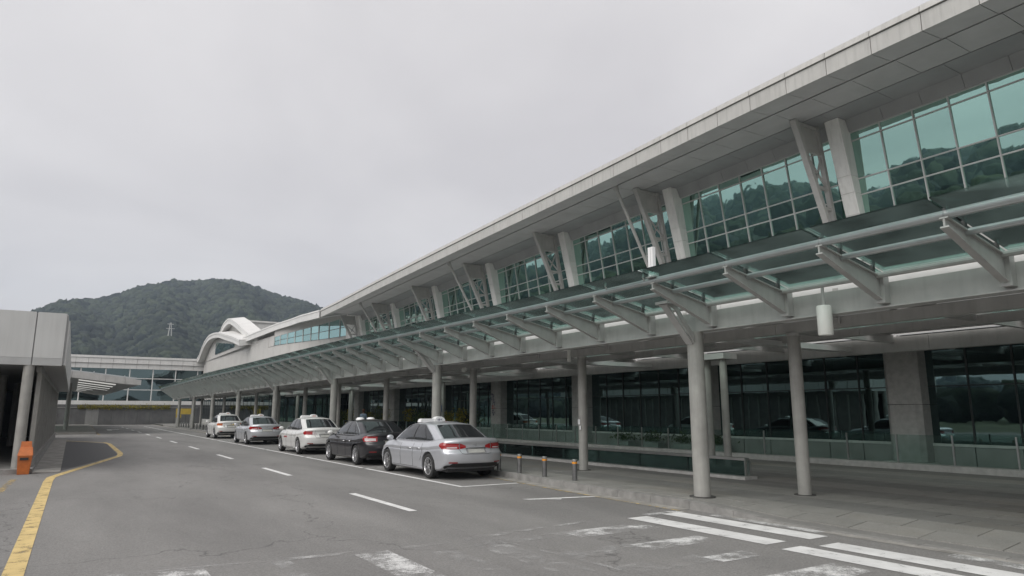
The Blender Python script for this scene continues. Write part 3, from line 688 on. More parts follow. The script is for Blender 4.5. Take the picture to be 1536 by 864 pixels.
# fish-belly cross beams over the pavement
for yc in LY[1:-1]:
    n = 14; topz, P = 3.5, []
    for i in range(n + 1):
        x = lerp(12.6, 20.3, i / n); P.append((x, 3.46 - .22 * math.sin(math.pi * min(1, (i / n) * .55 + .45)) ** .8 * (i / n) ** .5))
    m = MB(); poly = [(x, yc - .18, z) for x, z in P] + [(20.3, yc - .18, 3.475), (12.6, yc - .18, 3.475)]
    m.prism(poly, (0, .36, 0)); m.build('cross_beam', 'gutter_white', can)
# columns
BC = [9.3, 20.6, 31.3, 42.2, 53, 63.9, 74.8, 85.7]
PC = [1.6, 8.45, 15.25, 21.5, 29.6, 36.3, 42.6, 49.3, 56, 62.7, 69.4, 76.1, 82.8, 89.5]
for y in BC:
    c = MB().tube((10.12, y, .148), (10.12, y, 3.25), .155, n=24).build('column', 'steel_column', can, 40)
    MB().tube((10.12, y, .15), (10.12, y, .165), .24, n=16).build('base_plate', 'joint_dark', c, 40)
    b_ = MB().prism([(9.98, y - .11, 3.02), (9.98, y - .11, 3.18), (9.55, y - .11, 3.72), (9.3, y - .11, 3.78), (9.3, y - .11, 3.7), (9.5, y - .11, 3.64)], (0, .03, 0))
    b_.prism([(9.98, y + .08, 3.02), (9.98, y + .08, 3.18), (9.55, y + .08, 3.72), (9.3, y + .08, 3.78), (9.3, y + .08, 3.7), (9.5, y + .08, 3.64)], (0, .03, 0))
    b_.hexa([(9.96, y - .08, 3.0), (10.0, y - .08, 3.0), (10.0, y + .08, 3.0), (9.96, y + .08, 3.0), (9.3, y - .08, 3.72), (9.34, y - .08, 3.74), (9.34, y + .08, 3.74), (9.3, y + .08, 3.72)])
    b_.box(9.25, 9.6, y - .16, y + .16, 3.73, 3.78)
    b_.build('column_bracket', 'steel_paint', c)
for y in PC:
    c = MB().tube((12.0, y, .148), (12.0, y, 3.2), .125, n=20).build('column', 'steel_column', can, 40)
    MB().tube((12.0, y, .15), (12.0, y, .162), .2, n=16).build('base_plate', 'joint_dark', c, 40); MB().tube((12, y, 3.2), (12, y, 3.26), .14, n=16).build('column_cap', 'steel_paint', c, 40)
for y in (14.1, 32.9, 47, 60.8, 67.2):
    for d in (0, .75):
        c = MB().tube((16.5 + d * .2, y + d, .138), (16.5 + d * .2, y + d, 3.42), .11, n=16).build('column', 'steel_column', can, 40)
    MB().box(16.3, 16.9, y - .2, y + .95, 3.3, 3.47).build('column_head', 'steel_paint', can)
# equipment on the canopy
cl = thing('hanging_lamp', 'white drum shaped lamp hanging under the canopy arms', 'lamp', (9.92, 6.4, 2.93))
MB().lathe([(.0, 2.9), (.105, 2.9), (.115, 2.92), (.115, 3.35), (.105, 3.37), (0, 3.37)], 24, 'Z', (9.92, 6.4, 0)).build('lamp_body', 'lamp_white', cl, 40); MB().tube((9.92, 6.4, 3.355), (9.92, 6.4, 3.7), .025).build('lamp_rod', 'steel_paint', cl, 40)
sp = thing('roof_loudspeaker', 'upright white box standing on the canopy front tube', 'speaker', (8.6, 8.8, 4.08))
MB().box(8.53, 8.6, 8.74, 8.79, 4.1, 4.64).build('box', 'sign_white', sp); MB().box(8.53, 8.6, 8.80, 8.86, 4.1, 4.64).build('box', 'sign_white', sp)
MB().box(8.5, 8.62, 8.7, 8.91, 4.08, 4.1).build('foot', 'steel_paint', sp)
rp_ = thing('roof_rail', 'short pale pipe fixed above the canopy front tube', 'pipe', (8.5, 9.4, 4.1))
MB().tube((8.45, 8.95, 4.22), (8.45, 10.1, 4.22), .025).build('pipe', 'gutter_white', rp_, 40)
for y in (9.0, 10.05): MB().tube((8.45, y, 4.23), (8.55, y, 4.06), .015).build('stay', 'steel_paint', rp_, 40)
cm = thing('wall_lamp', 'small pale lamp on an arm at the top of a canopy column', 'lamp', (11.8, 15.25, 3.2))
MB().tube((11.55, 15.25, 3.1), (11.55, 15.25, 3.42), .05).build('lamp_body', 'lamp_white', cm, 40); MB().path([(11.55, 15.25, 3.22), (11.8, 15.25, 3.18), (11.9, 15.25, 3.2)], .02).build('arm', 'steel_paint', cm, 60)
cm = thing('globe_lamp', 'small round white lamp at the head of a canopy column behind the near taxi', 'lamp', (11.8, 21.5, 3.2))
MB().lathe([(0, -.1), (.06, -.08), (.1, 0), (.06, .08), (0, .1)], 14, 'Z', (11.62, 21.5, 3.2)).build('globe', 'lamp_white', cm, 60); MB().path([(11.7, 21.5, 3.2), (11.9, 21.5, 3.15)], .02).build('arm', 'steel_paint', cm, 60)
bs = MB().box(16.36, 16.385, 32.75, 33.1, 1.75, 2.1).build('notice_sign', 'sign_blue'); tag(bs, 'small blue notice fixed to a canopy column', 'sign')
MB().box(16.352, 16.358, 32.8, 33.05, 1.86, 1.9).build('sign_mark', 'sign_white', bs); MB().box(16.352, 16.358, 32.86, 32.98, 1.95, 2.03).build('sign_mark', 'sign_white', bs)
st = thing('paper_notice', 'torn white paper notice stuck on a canopy column', 'notice', (11.9, 15.2, 1.4))
MB().box(11.862, 11.872, 15.2, 15.3, 1.38, 1.52).build('sheet', 'sign_white', st); MB().box(11.862, 11.872, 15.17, 15.24, 1.24, 1.35).build('sheet', 'sign_white', st)

# ------------------------------------------------------------------ low rail barrier, glass balustrade, bollards
lr = thing('low_rail', 'low metal rail with dark glass panels on a stone kerb', 'railing', (13.6, 11, .15))
for y in np.arange(11.0, 46, 1.0): MB().box(13.42, 13.86, y + .004, y + .996, .135, .215).build('kerb_block', 'stone_column', lr)
MB().box(13.5, 13.66, 11.05, 46, .585, .645).build('top_rail', 'stainless', lr)
y = 11.12
while y < 46:
    MB().box(13.57, 13.6, y - .02, y + .02, .235, .585).build('post', 'stainless' if y < 12 else 'bolt_dark', lr)
    if y < 44: MB().box(13.555, 13.567, y + .01, y + 1.79, .24, .58).build('glass_panel', 'glass_barrier', lr)
    y += 1.8
MB().box(13.7, 13.76, 11.09, 11.15, .235, .585).build('post', 'stainless', lr)
bal = thing('glass_balustrade', 'clear green glass balustrade in front of the terminal windows', 'railing', (20, 10, .15))
y = 2.0
while y < 58:
    MB().box(19.98, 20.02, y - .02, y + .02, .3, 1.1).build('post', 'stainless', bal)
    MB().box(19.995, 20.007, y + .03, y + 1.47, .32, 1.09).build('glass_panel', 'glass_rail', bal); MB().box(19.8, 20.2, y, y + 1.494, .137, .3).build('kerb_block', 'stone_column', bal); y += 1.5
def bollard(x, y, label, group, far=False):
    b_ = thing('bollard', label, 'bollard', (x, y, .15), group)
    MB().tube((x, y, .148), (x, y, .585), .06, n=16).build('post', 'bollard_steel', b_, 40)
    if not far:
        MB().tube((x, y, .53), (x, y, .575), .0615, n=16).build('reflector_band', 'reflect_orange', b_, 40); MB().lathe([(.065, .585), (.065, .62), (.05, .635), (0, .635)], 16, 'Z', (x, y, 0)).build('cap', 'stainless', b_, 40)
    else: MB().lathe([(.063, .585), (.063, .62), (0, .63)], 10, 'Z', (x, y, 0)).build('cap', 'stainless', b_, 40)
BL = 'bollards by the rear of the near taxi'
bollard(10.0, 13.05, 'short steel bollard with orange band, closest to the thick bracketed column', BL)
bollard(10.0, 14.27, 'short steel bollard with orange band, middle one of the three beside the kerb', BL)
bollard(10.02, 15.44, 'short steel bollard with orange band, right behind the rear bumper of the silver taxi', BL)
bollard(10.1, 16.6, 'short steel bollard partly hidden by the boot of the near silver taxi', BL)
for k in range(14): bollard(10.35, 62 + k * 1.9, 'small grey bollard in the far row beyond the last taxi', 'far bollards along the kerb', True)

# plants and far yellow board
def shrub(x, y, h, r, mat, label, seed):
    s = thing('shrub', label, 'shrub', (x, y, .15), 'shrubs along the terminal windows')
    m = MB(); rg = random.Random(seed)
    for i in range(7):
        a = rg.uniform(0, 6.28); m.tube((x, y, .14), (x + math.cos(a) * r * .5, y + math.sin(a) * r * .7, h * rg.uniform(.6, .95)), .015, .006, 5)
    m.build('stem', 'bark', s)
    leaves(420, lambda g_: (x + g_.normal() * r * .3, y + g_.normal() * r * .55, .35 + (h - .35) * g_.beta(1.6, 1.3)), .07, seed).build('leaves', mat, s)
for i, y in enumerate([38.2, 40.0, 44.3, 46.0, 50.2, 52.0, 53.8, 58.3, 60.0, 62.0, 66.0, 68.0]):
    shrub(20.45, y, random.uniform(1.7, 2.3), .62, 'leaf_yellow' if i % 3 != 2 else 'leaf_green', 'yellow green shrub between the glass balustrade and the terminal windows' if i % 3 != 2 else 'dark green shrub between the glass balustrade and the terminal windows', 20 + i)
for i, y in enumerate([18.0, 19.6, 21.4, 23.2]):
    s_ = thing('planter', ['low planter by the windows next to the second stone column', 'low planter of dark leaves between two others, nearer the second stone column', 'low planter of dark leaves between two others, nearer the third stone column', 'low planter ending the row toward the third stone column'][i], 'planter', (20.5, y, .15), 'low planters by the windows')
    MB().box(20.3, 20.7, y - .5, y + .5, .14, .5).build('box', 'wall_panel', s_); leaves(260, lambda g_: (20.5 + g_.normal() * .14, y + g_.normal() * .28, .55 + abs(g_.normal()) * .16), .06, 60 + i).build('leaves', 'leaf_green', s_)
yb_ = thing('sign_board', 'yellow board behind the far canopy columns', 'sign', (11.4, 95, 0))
MB().box(10.9, 12.7, 95, 95.1, 1.5, 2.2).build('board', 'sign_yellow', yb_)
for x in (11.0, 12.6): MB().box(x - .05, x + .05, 95.1, 95.2, .13, 2.2).build('leg', 'steel_paint', yb_)
MB().box(10.9, 11.5, 94.95, 94.99, 1.1, 1.45).build('plate', 'sign_yellow', yb_)

# ------------------------------------------------------------------ left shelter building
sh = thing('parking_shelter', 'grey panelled flat roofed shelter with round column beside the road', 'building', (-4, 40, 0))
SY0, SY1 = 24.6, 57.0
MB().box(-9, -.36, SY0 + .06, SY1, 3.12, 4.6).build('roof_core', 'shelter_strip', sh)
for xa, xb in ((-1.135, -.40), (-2.42, -1.165), (-3.7, -2.45), (-5.0, -3.73), (-6.3, -5.03), (-7.6, -6.33), (-9, -7.63)):
    MB().box(xa, xb, SY0, SY0 + .055, 3.3, 4.66).build('roof_panel', 'shelter_panel', sh); MB().box(xa, xb, SY0 + .003, SY0 + .057, 3.08, 3.297).build('roof_panel', 'shelter_strip', sh)
y = SY0 + .06
while y < SY1 - .5:
    MB().box(-.355, -.31, y + .02, min(y + 1.6, SY1) - .02, 3.1, 4.45).build('roof_panel', 'shelter_panel', sh); y += 1.62
MB().box(-9, -.37, SY0 + .06, SY1, 4.605, 4.635).build('roof_sheet', 'shelter_panel', sh)
MB().box(-9, -.8, SY0 - .5, SY1, 0, .13).build('base', 'concrete_kerb', sh)
for y in (24.75, 33, 41, 49): MB().tube((-1.2, y, .128), (-1.2, y, 3.12), .14, n=20).build('column', 'steel_column', sh, 40)
for y in (24.75, 33, 41): MB().tube((-2.35, y, .128), (-2.35, y, 3.12), .14, n=20).build('column', 'steel_column', sh, 40)
MB().box(-1.02, -.82, SY0 + .6, SY1, .13, .36).build('wall_base', 'concrete_kerb', sh)
y = SY0 + .75
while y < SY1 - .3:
    MB().hexa([(-1.0, y, .36), (-.88, y, .36), (-.88, y + .12, .36), (-1.0, y + .12, .36), (-1.0, y, 2.9), (-.88, y, 2.9), (-.88, y + .12, 2.9), (-1.0, y + .12, 2.9)]).build('wall_fin', 'steel_column', sh)
    MB().box(-1.0, -.96, y + .125, y + .895, .38, 2.9).build('wall_panel', 'fin_metal', sh); y += .9
MB().box(-1.03, -.9, SY0 + .6, SY1, 2.9, 3.12).build('wall_head', 'fin_metal', sh)
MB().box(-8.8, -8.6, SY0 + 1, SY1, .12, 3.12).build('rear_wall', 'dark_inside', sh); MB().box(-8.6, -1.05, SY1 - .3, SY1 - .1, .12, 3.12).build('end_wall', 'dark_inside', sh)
struct(MB().box(-.84, -.12, SY0 - .5, SY1 - 4, -.02, .03).build('footpath', 'gutter_concrete'))
# orange bin beside the column
bn = thing('litter_bin', 'orange plastic grit bin with hinged lid by the shelter column', 'bin', (-.98, 23.95, 0))
m = MB(); m.hexa([(-1.13, 23.82, .01), (-.86, 23.82, .01), (-.86, 24.12, .01), (-1.13, 24.12, .01), (-1.16, 23.78, .52), (-.82, 23.78, .52), (-.82, 24.14, .52), (-1.16, 24.14, .52)]); m.build('tub', 'orange_plastic', bn)
MB().hexa([(-1.17, 23.77, .522), (-.81, 23.77, .522), (-.81, 24.15, .522), (-1.17, 24.15, .522), (-1.13, 23.95, .74), (-.84, 23.95, .74), (-.84, 24.15, .74), (-1.13, 24.15, .74)]).build('lid', 'orange_plastic', bn)
MB().hexa([(-1.13, 24.0, .74), (-.86, 24.0, .74), (-.86, 24.15, .74), (-1.13, 24.15, .74), (-1.12, 24.05, .9), (-.88, 24.05, .9), (-.88, 24.15, .9), (-1.12, 24.15, .9)]).build('hood', 'orange_plastic', bn)
MB().box(-1.1, -.9, 23.765, 23.79, .4, .47).build('handle', 'black_plastic', bn)

# ------------------------------------------------------------------ left far canopy and island
isl = MB().prism([(-14, 66, -.02), (1.8, 66, -.02), (1.95, 72, -.02), (2.05, 112, -.02), (-14, 112, -.02)], (0, 0, .12)).build('traffic_island', 'paving_light'); struct(isl)
lc = thing('left_canopy', 'low wide grey canopy with faintly glowing white ceiling strips over the far left island', 'canopy', (1, 66, .1))
LC0, LC1 = 64.0, 106.0
ex = lambda y: 4.5 - .028 * (y - LC0)
sec = lambda y: [(-7, 4.72), (-.5, 4.5), (ex(y) - 1.1, 4.02), (ex(y), 3.95), (ex(y) + .08, 4.3), (ex(y) - .9, 4.5), (-.5, 5.0), (-7, 5.3)]
ys = np.linspace(LC0, LC1, 12); m = MB(); m.grid([[(a, y, b) for a, b in sec(y) + sec(y)[:1]] for y in ys])
for yy in (LC0, LC1): m.add([(a, yy, b) for a, b in sec(yy)], [tuple(range(8))])
m.build('roof', 'ceiling_panel', lc)
fx_ = sec(LC0)
for i, (xa, xb) in enumerate(((-7, -3.5), (-3.47, -.3), (-.27, 2.0), (2.03, 3.38), (3.41, 4.55))):
    f0 = lambda x: float(np.interp(x, [-7, -.5, 3.4, 4.5], [4.7, 4.45, 3.98, 3.92])); f1 = lambda x: float(np.interp(x, [-7, -.5, 3.6, 4.58], [5.3, 4.95, 4.45, 4.32]))
    MB().hexa([(xa, LC0 - .08, f0(xa)), (xb, LC0 - .08, f0(xb)), (xb, LC0 - .01, f0(xb)), (xa, LC0 - .01, f0(xa)), (xa, LC0 - .08, f1(xa)), (xb, LC0 - .08, f1(xb)), (xb, LC0 - .01, f1(xb)), (xa, LC0 - .01, f1(xa))]).build('fascia_panel', 'steel_paint', lc)
for y in np.arange(67, 104, 5.5):
    MB().hexa([(.2, y, 4.36), (2.9, y, 4.01), (2.9, y + 1.1, 4.01), (.2, y + 1.1, 4.36), (.2, y, 4.42), (2.9, y, 4.09), (2.9, y + 1.1, 4.09), (.2, y + 1.1, 4.42)]).build('ceiling_strip', 'strip_glow', lc)
for y in np.arange(66, 106, 1.64): MB().bar((-.4, y, 5.08), (ex(y) - .1, y, 4.55), .06, .1).build('roof_rib', 'tube_steel', lc)
for xx, zz_ in ((1.2, 4.95), (3.4, 4.67)): MB().bar((xx, 65, zz_), (xx, 105, zz_), .07, .08).build('roof_purlin', 'tube_steel', lc)
for y in (77.5, 90, 102): MB().tube((-.4, y, .098), (-.4, y, 4.52), .17, n=16).build('column', 'steel_column', lc, 40)
for y in (70, 83, 96): MB().tube((-2.6, y, .098), (-2.6, y, 4.6), .17, n=16).build('column', 'dark_wall', lc, 40)
for y in np.arange(72, 104, 3): MB().box(-1.9, -1.85, y, y + 2.9, .1, 2.6).build('glass_screen', 'glass_rail', lc); 
for y in np.arange(72, 107, 3): MB().box(-1.93, -1.82, y - .06, y + -.01, .1, 2.7).build('screen_post', 'mullion_dark', lc)

# ------------------------------------------------------------------ taxis
def Wp(b): return _W(b)
_W = pchip([0, .025, .07, .16, .3, .6, .8, .9, .96, 1], [.80, .845, .878, .905, .918, .918, .905, .875, .82, .70])
_zl = pchip([0, .05, .12, .2, .85, .95, 1], [.33, .27, .22, .19, .19, .2, .26])
_zd = pchip([0, .03, .08, .15, .22, .4, .62, .72, .82, .9, .96, 1], [1.045, 1.06, 1.06, 1.045, 1.0, .965, .96, .965, .93, .87, .79, .70])
_g = pchip([0, .05, .12, .3, .5, .64, .70, .76, .86, .94, 1.], [.88, .95, .972, .982, 1.0, .994, .978, .990, .955, .915, .85])
_rear = pchip([0, .1, .22, .36, .5, .6, .66, .8, .92, 1], [.13, .05, .01, 0, .004, .07, .09, .105, .08, .12])
_front = pchip([0, .15, .35, .55, .75, 1], [.12, .03, 0, .03, .12, .32])
LEN = 4.84
def Fb(a, b, c):
    zl, zd = _zl(b), _zd(b)
    x = a * _W(b) * _g(c)
    y = -LEN / 2 + b * LEN
    z = zl + (zd - zl) * c
    if c > .9: z += .03 * (1 - a * a) * (c - .9) / .1
    kr = max(0, 1 - b / .16) ** 1.5; kf = max(0, 1 - (1 - b) / .2) ** 1.5
    y += kr * (_rear(c) + .16 * abs(a) ** 3.2) - kf * (_front(c) + .28 * abs(a) ** 2.6)
    return Vector((x, y, z))
_yr = pchip([0, .2, .5, .78, .93, 1], [-1.92, -1.76, -1.46, -1.16, -.97, -.72]); _yf = pchip([0, .2, .5, .78, .93, 1], [1.28, 1.1, .80, .50, .28, .02])
_cw = pchip([0, .15, .5, .78, .92, 1], [.80, .79, .735, .665, .60, .46]); _cz = pchip([0, .5, .8, .93, 1], [.92, 1.20, 1.365, 1.43, 1.455])
def Fc(a, b, c):
    y = lerp(_yr(c), _yf(c), b); x = a * _cw(c) * (1 - .10 * abs(2 * b - 1) ** 3)
    z = _cz(c) + (.03 * (1 - a * a) if c >= .999 else .03 * (1 - a * a) * c)
    kb = max(0, 1 - b / .3) ** 2; kf = max(0, 1 - (1 - b) / .3) ** 2
    y += -kb * .09 * (1 - a * a) + kf * .15 * (1 - a * a)
    if c > .9: z += .025 * math.sin(math.pi * b) * (c - .9) / .1
    return Vector((x, y, z))
def boxsurf(F, na, nb, nc):
    m = MB(); A = np.linspace(-1, 1, na); B = .5 - .5 * np.cos(np.linspace(0, math.pi, nb)) * .6 - .5 * .4 * np.linspace(1, -1, nb); C = np.linspace(0, 1, nc)
    B[0], B[-1] = 0, 1
    for s in (-1, 1):
        m.grid([[F(s, b, c) for c in C] for b in B])
    for b in (0, 1): m.grid([[F(a, b, c) for c in C] for a in A])
    for c in (0, 1): m.grid([[F(a, b, c) for b in B] for a in A])
    me = bpy.data.meshes.new('s'); me.from_pydata(m.v, [], m.f); bm = bmesh.new(); bm.from_mesh(me)
    bmesh.ops.remove_doubles(bm, verts=bm.verts, dist=.0004); bmesh.ops.recalc_face_normals(bm, faces=bm.faces); bm.to_mesh(me); bm.free()
    return me
def patch(F, path, cs, off, thick=True):
    """surface patch: path = list of (a,b), cs = function(i) -> list of c values"""
    P = [[F(a, b, c) for c in cs(i)] for i, (a, b) in enumerate(path)]
    n, mm = len(P), len(P[0]); Q = []
    for i in range(n):
        r = []
        for j in range(mm):
            du = P[min(i + 1, n - 1)][j] - P[max(i - 1, 0)][j]; dv = P[i][min(j + 1, mm - 1)] - P[i][max(j - 1, 0)]
            nn_ = du.cross(dv)
            if nn_.length > 1e-9: nn_.normalize()
            ctr = Vector((0, P[i][j].y * .6, .7))
            if nn_.dot(P[i][j] - ctr) < 0: nn_ = -nn_
            r.append(P[i][j] + nn_ * off)
        Q.append(r)
    return MB().grid(Q)
CACHE = {}
WY = (-1.38, 1.42); WR = .33
def car_meshes():
    me = boxsurf(Fb, 23, 96, 34)
    o = bpy.data.objects.new('tmp', me); col.objects.link(o)
    cut = MB()
    for yw in WY:
        for s in (-1, 1): cut.tube((s * .56, yw, WR + .01), (s * 1.2, yw, WR + .01), .375, n=40)
    co = bpy.data.objects.new('cut', cut.mesh('cut')); col.objects.link(co)
    md = o.modifiers.new('b', 'BOOLEAN'); md.object = co; md.operation = 'DIFFERENCE'; md.solver = 'EXACT'
    dg = bpy.context.evaluated_depsgraph_get(); me2 = bpy.data.meshes.new_from_object(o.evaluated_get(dg))
    bpy.data.objects.remove(o); bpy.data.objects.remove(co)
    me2.shade_smooth(); me2.set_sharp_from_angle(angle=R(38)); CACHE['body'] = me2
    me = boxsurf(Fc, 21, 41, 25); me.shade_smooth(); me.set_sharp_from_angle(angle=R(60)); CACHE['cabin'] = me
car_meshes()
lin = lambda a, b, n: list(np.linspace(a, b, n))
def make_taxi(label, paint, X, Y, lamp='split', sign='near', chrome_dlo=True, lettering=None, zscale=1., sticker=False):
    t_ = thing('taxi', label, 'taxi', (X, Y, .011), 'taxis parked in line along the kerb')
    def put(name, mb, mat, parent=None, smooth=50, key=None):
        if key and key in CACHE: me = CACHE[key].copy(); me.materials.clear()
        else:
            me = mb() if callable(mb) else mb
            me = me.mesh(name, smooth) if isinstance(me, MB) else me.copy()
            if key: CACHE[key] = me.copy()
        me.materials.clear(); me.materials.append(MATS[mat])
        o = bpy.data.objects.new(name, me); col.objects.link(o); o.parent = parent or t_
        return o
    body = put('body', CACHE['body'], paint); cab = put('cabin', CACHE['cabin'], paint)
    # underbody / wheel wells
    put('underbody', lambda: MB().box(-.7, .7, -2.1, 2.1, .2, .6), 'black_plastic', None, None, 'under')
    # windows
    put('rear_window', lambda: patch(Fc, [(a, 0) for a in lin(-.89, .89, 17)], lambda i: lin(.2 , .86, 9), .006), 'car_glass', None, 60, 'rw')
    put('windscreen', lambda: patch(Fc, [(a, 1) for a in lin(-.92, .92, 17)], lambda i: lin(.1, .9, 9), .006), 'car_glass', None, 60, 'ws')
    ctop = lambda b: .87 - .6 * max(0, (.30 - b) / .19) ** 2.4 - .10 * max(0, (b - .75) / .2) ** 2
    for s in (-1, 1):
        B = lin(.115, .95, 40)
        put('window_surround', lambda: patch(Fc, [(s, b) for b in B], lambda i: lin(.10, max(.12, ctop(B[i]) + .025), 8), .004), 'black_plastic', None, 60, f'sur{s}')
        for nm, b0, b1 in (('side_window', .545, .935), ('side_window', .265, .515), ('quarter_window', .135, .25)):
            BB = lin(b0, b1, 14)
            put(nm, lambda: patch(Fc, [(s, b) for b in BB], lambda i: lin(.125, max(.13, ctop(BB[i])), 7), .009), 'car_glass', None, 60, f'{nm}{b0}{s}')
        if chrome_dlo:
            put('window_trim', lambda: MB().path([Fc(s, b, max(.12, ctop(b) + .03)) + Vector((s * .006, 0, .004)) for b in lin(.12, .95, 40)] + [Fc(s, b, .105) + Vector((s * .008, 0, 0)) for b in lin(.95, .12, 24)], .012, 6, True), 'chrome', None, 60, f'dlo{s}')
        # door seams, handles, sill, mirror
        put('door_seam', lambda: MB().path([Fb(s, .585, c) + Vector((s * .001, 0, 0)) for c in lin(.1, .92, 14)], .0045, 5), 'seam', None, None, f'seam1{s}')
        put('door_seam', lambda: MB().path([Fb(s, .585 - .172, c) + Vector((s * .001, 0, 0)) for c in lin(.1, .92, 14)][:], .0045, 5), 'seam', None, None, f'seam2{s}')
        put('door_seam', lambda: MB().path([Fb(s, b, c) + Vector((s * .001, 0, 0)) for b, c in [(.305, .93), (.297, .8), (.29, .62), (.30, .46), (.318, .34)]] , .0045, 5), 'seam', None, None, f'seam3{s}')
        put('door_seam', lambda: MB().path([Fb(s, b, .1) + Vector((s * .001, 0, 0)) for b in lin(.36, .7, 12)], .0045, 5), 'seam', None, None, f'seam4{s}')
        for b in (.45, .33):
            h = put('door_handle', lambda: MB().path([Fb(s, b - .012, .745) + Vector((s * .004, 0, 0)), Fb(s, b - .008, .75) + Vector((s * .03, 0, 0)), Fb(s, b + .026, .75) + Vector((s * .03, 0, 0)), Fb(s, b + .03, .745) + Vector((s * .004, 0, 0))], .012, 6), 'chrome' if chrome_dlo else paint, None, 60, f'hd{b}{s}')
        def mir():
            c = Vector((s * .985, .98, 1.02)); m = MB(); prf = [(0, -.1), (.05, -.095), (.078, -.05), (.085, 0), (.075, .05), (.04, .085), (0, .09)]
            m.lathe(prf, 16, 'X', (0, 0, 0)); m.v = [(c.x + x * 1.05, c.y + y * .75, c.z + z * .95) for x, y, z in m.v]; return m
        mo = put('side_mirror', mir, paint if paint != 'paint_black' else 'paint_white', None, 60, f'mir{s}')
        put('mirror_arm', lambda: MB().bar((s * .8, 1.0, .955), (s * .95, .99, .985), .05, .03), 'black_plastic', mo, None, f'mira{s}')
        # tail lamp wraps the corner
        if lamp == 'split':
            pth = [(s, b) for b in lin(.075, .004, 10)] + [(s * a, 0) for a in lin(.99, .60, 10)]
            cs = lambda i: lin(lerp(.66, .655, i / 19), lerp(.885, .86, i / 19), 6) if i > 4 else lin(.78 - .025 * i, .85 + .008 * i, 6)
            tl = put('tail_lamp', lambda: patch(Fb, pth, cs, .008), 'lens_red', None, 60, f'tls{s}')
            put('reverse_lamp', lambda: patch(Fb, [(s * a, 0) for a in lin(.97, .66, 10)], lambda i: lin(.685, .725, 4), .012), 'lens_clear', tl, 60, f'tlr{s}')
            put('tail_lamp', lambda: patch(Fb, [(s * a, 0) for a in lin(.57, .36, 8)], lambda i: lin(lerp(.66, .70, i / 7), lerp(.86, .78, i / 7), 5), .008), 'lens_red', None, 60, f'tli{s}')
        elif lamp == 'block':
            pth = [(s, b) for b in lin(.07, .004, 10)] + [(s * a, 0) for a in lin(.99, .62, 10)]
            tl = put('tail_lamp', lambda: patch(Fb, pth, lambda i: lin(.64 if i > 3 else .74 - .025 * i, .88 if i > 2 else .84, 6), .008), 'lens_red', None, 60, f'tlb{s}')
            put('reverse_lamp', lambda: patch(Fb, [(s, b) for b in lin(.03, .004, 5)] + [(s * a, 0) for a in lin(.98, .68, 10)], lambda i: lin(.67, .79, 4), .013), 'lens_clear', tl, 60, f'tlbr{s}')
        else:
            pth = [(s, b) for b in lin(.05, .004, 8)] + [(s * a, 0) for a in lin(.99, .7, 10)]
            tl = put('tail_lamp', lambda: patch(Fb, pth, lambda i: lin(.66 if i > 2 else .7, .86 if i > 2 else .82, 6), .008), 'lens_orange' if lamp == 'orange' else 'lens_red', None, 60, f'tlo{s}')
            if lamp == 'plain': put('reverse_lamp', lambda: patch(Fb, [(s * a, 0) for a in lin(.69, .48, 8)], lambda i: lin(.66, lerp(.82, .74, i / 7), 4), .008), 'lens_clear', tl, 60, f'tlp{s}')
        put('reflector', lambda: patch(Fb, [(s * a, 0) for a in lin(.95, .68, 8)], lambda i: lin(.16, .20, 3), .011), 'lens_red', None, 60, f'ref{s}')
        put('headlamp', lambda: patch(Fb, [(s, b) for b in lin(.91, .99, 8)] + [(s * a, 1) for a in lin(.98, .6, 8)], lambda i: lin(.66, .85, 5), .008), 'lens_clear', None, 60, f'hl{s}')
        for yw in WY:
            wh = put('wheel', lambda: MB().tube((s * .72, yw, WR), (s * .80, yw, WR), .2, n=24), 'black_plastic', None, 40, f'wh{s}{yw}')
            put('tyre', lambda: MB().lathe([(.225, s * .70), (.30, s * .69), (.325, s * .71), (WR, s * .74), (WR, s * .85), (.322, s * .888), (.30, s * .902), (.245, s * .9), (.225, s * .88), (.225, s * .70)], 40, 'X', (0, yw, WR)), 'rubber', wh, 35, f'ty{s}{yw}')
            def rim():
                m = MB().lathe([(.228, s * .80), (.232, s * .896), (.218, s * .9), (.207, s * .885), (.2, s * .80), (.228, s * .80)], 36, 'X', (0, yw, WR))
                m.lathe([(0, s * .885), (.045, s * .885), (.06, s * .872), (.06, s * .82), (0, s * .82)], 20, 'X', (0, yw, WR))
                for k in range(5):
                    for d in (-.2, .2):
                        th = k * 2 * math.pi / 5 + .3; p0 = Vector((s * .875, yw + math.cos(th) * .045, WR + math.sin(th) * .045)); p1 = Vector((s * .883, yw + math.cos(th + d) * .215, WR + math.sin(th + d) * .215)); m.bar(p0, p1, .026, .03, (1, 0, 0))
                return m
            put('rim', rim, 'alloy', wh, 35, f'rim{s}{yw}')
            put('rim_backing', lambda: MB().tube((s * .795, yw, WR), (s * .81, yw, WR), .205, n=28), 'seam', wh, 40, f'bd{s}{yw}')  # dark backing disc, its colour stands in for shade between the spokes
    # rear: boot lines, plate, chrome, emblem, bumper
    put('boot_seam', lambda: MB().path([Fb(a, 0, c) + Vector((0, -.001, 0)) for a, c in [(-.60, .9), (-.595, .66), (-.53, .5), (-.4, .475), (0, .47), (.4, .475), (.53, .5), (.595, .66), (.60, .9)]] + [Fb(.62, .03, 1), Fb(.66, .1, 1)], .0045, 5), 'seam', None, None, 'boots')
    put('bumper_seam', lambda: MB().path([Fb(1, b, .66) for b in (.075, .05, .02)] + [Fb(1, .085, .64)], .004, 5), 'seam', None, None, 'bumps')
    put('plate_recess', lambda: patch(Fb, [(a, 0) for a in lin(-.36, .36, 9)], lambda i: lin(.50, .655, 4), .003), paint if paint == 'paint_black' else 'recess_grey', None, 60, 'prec')
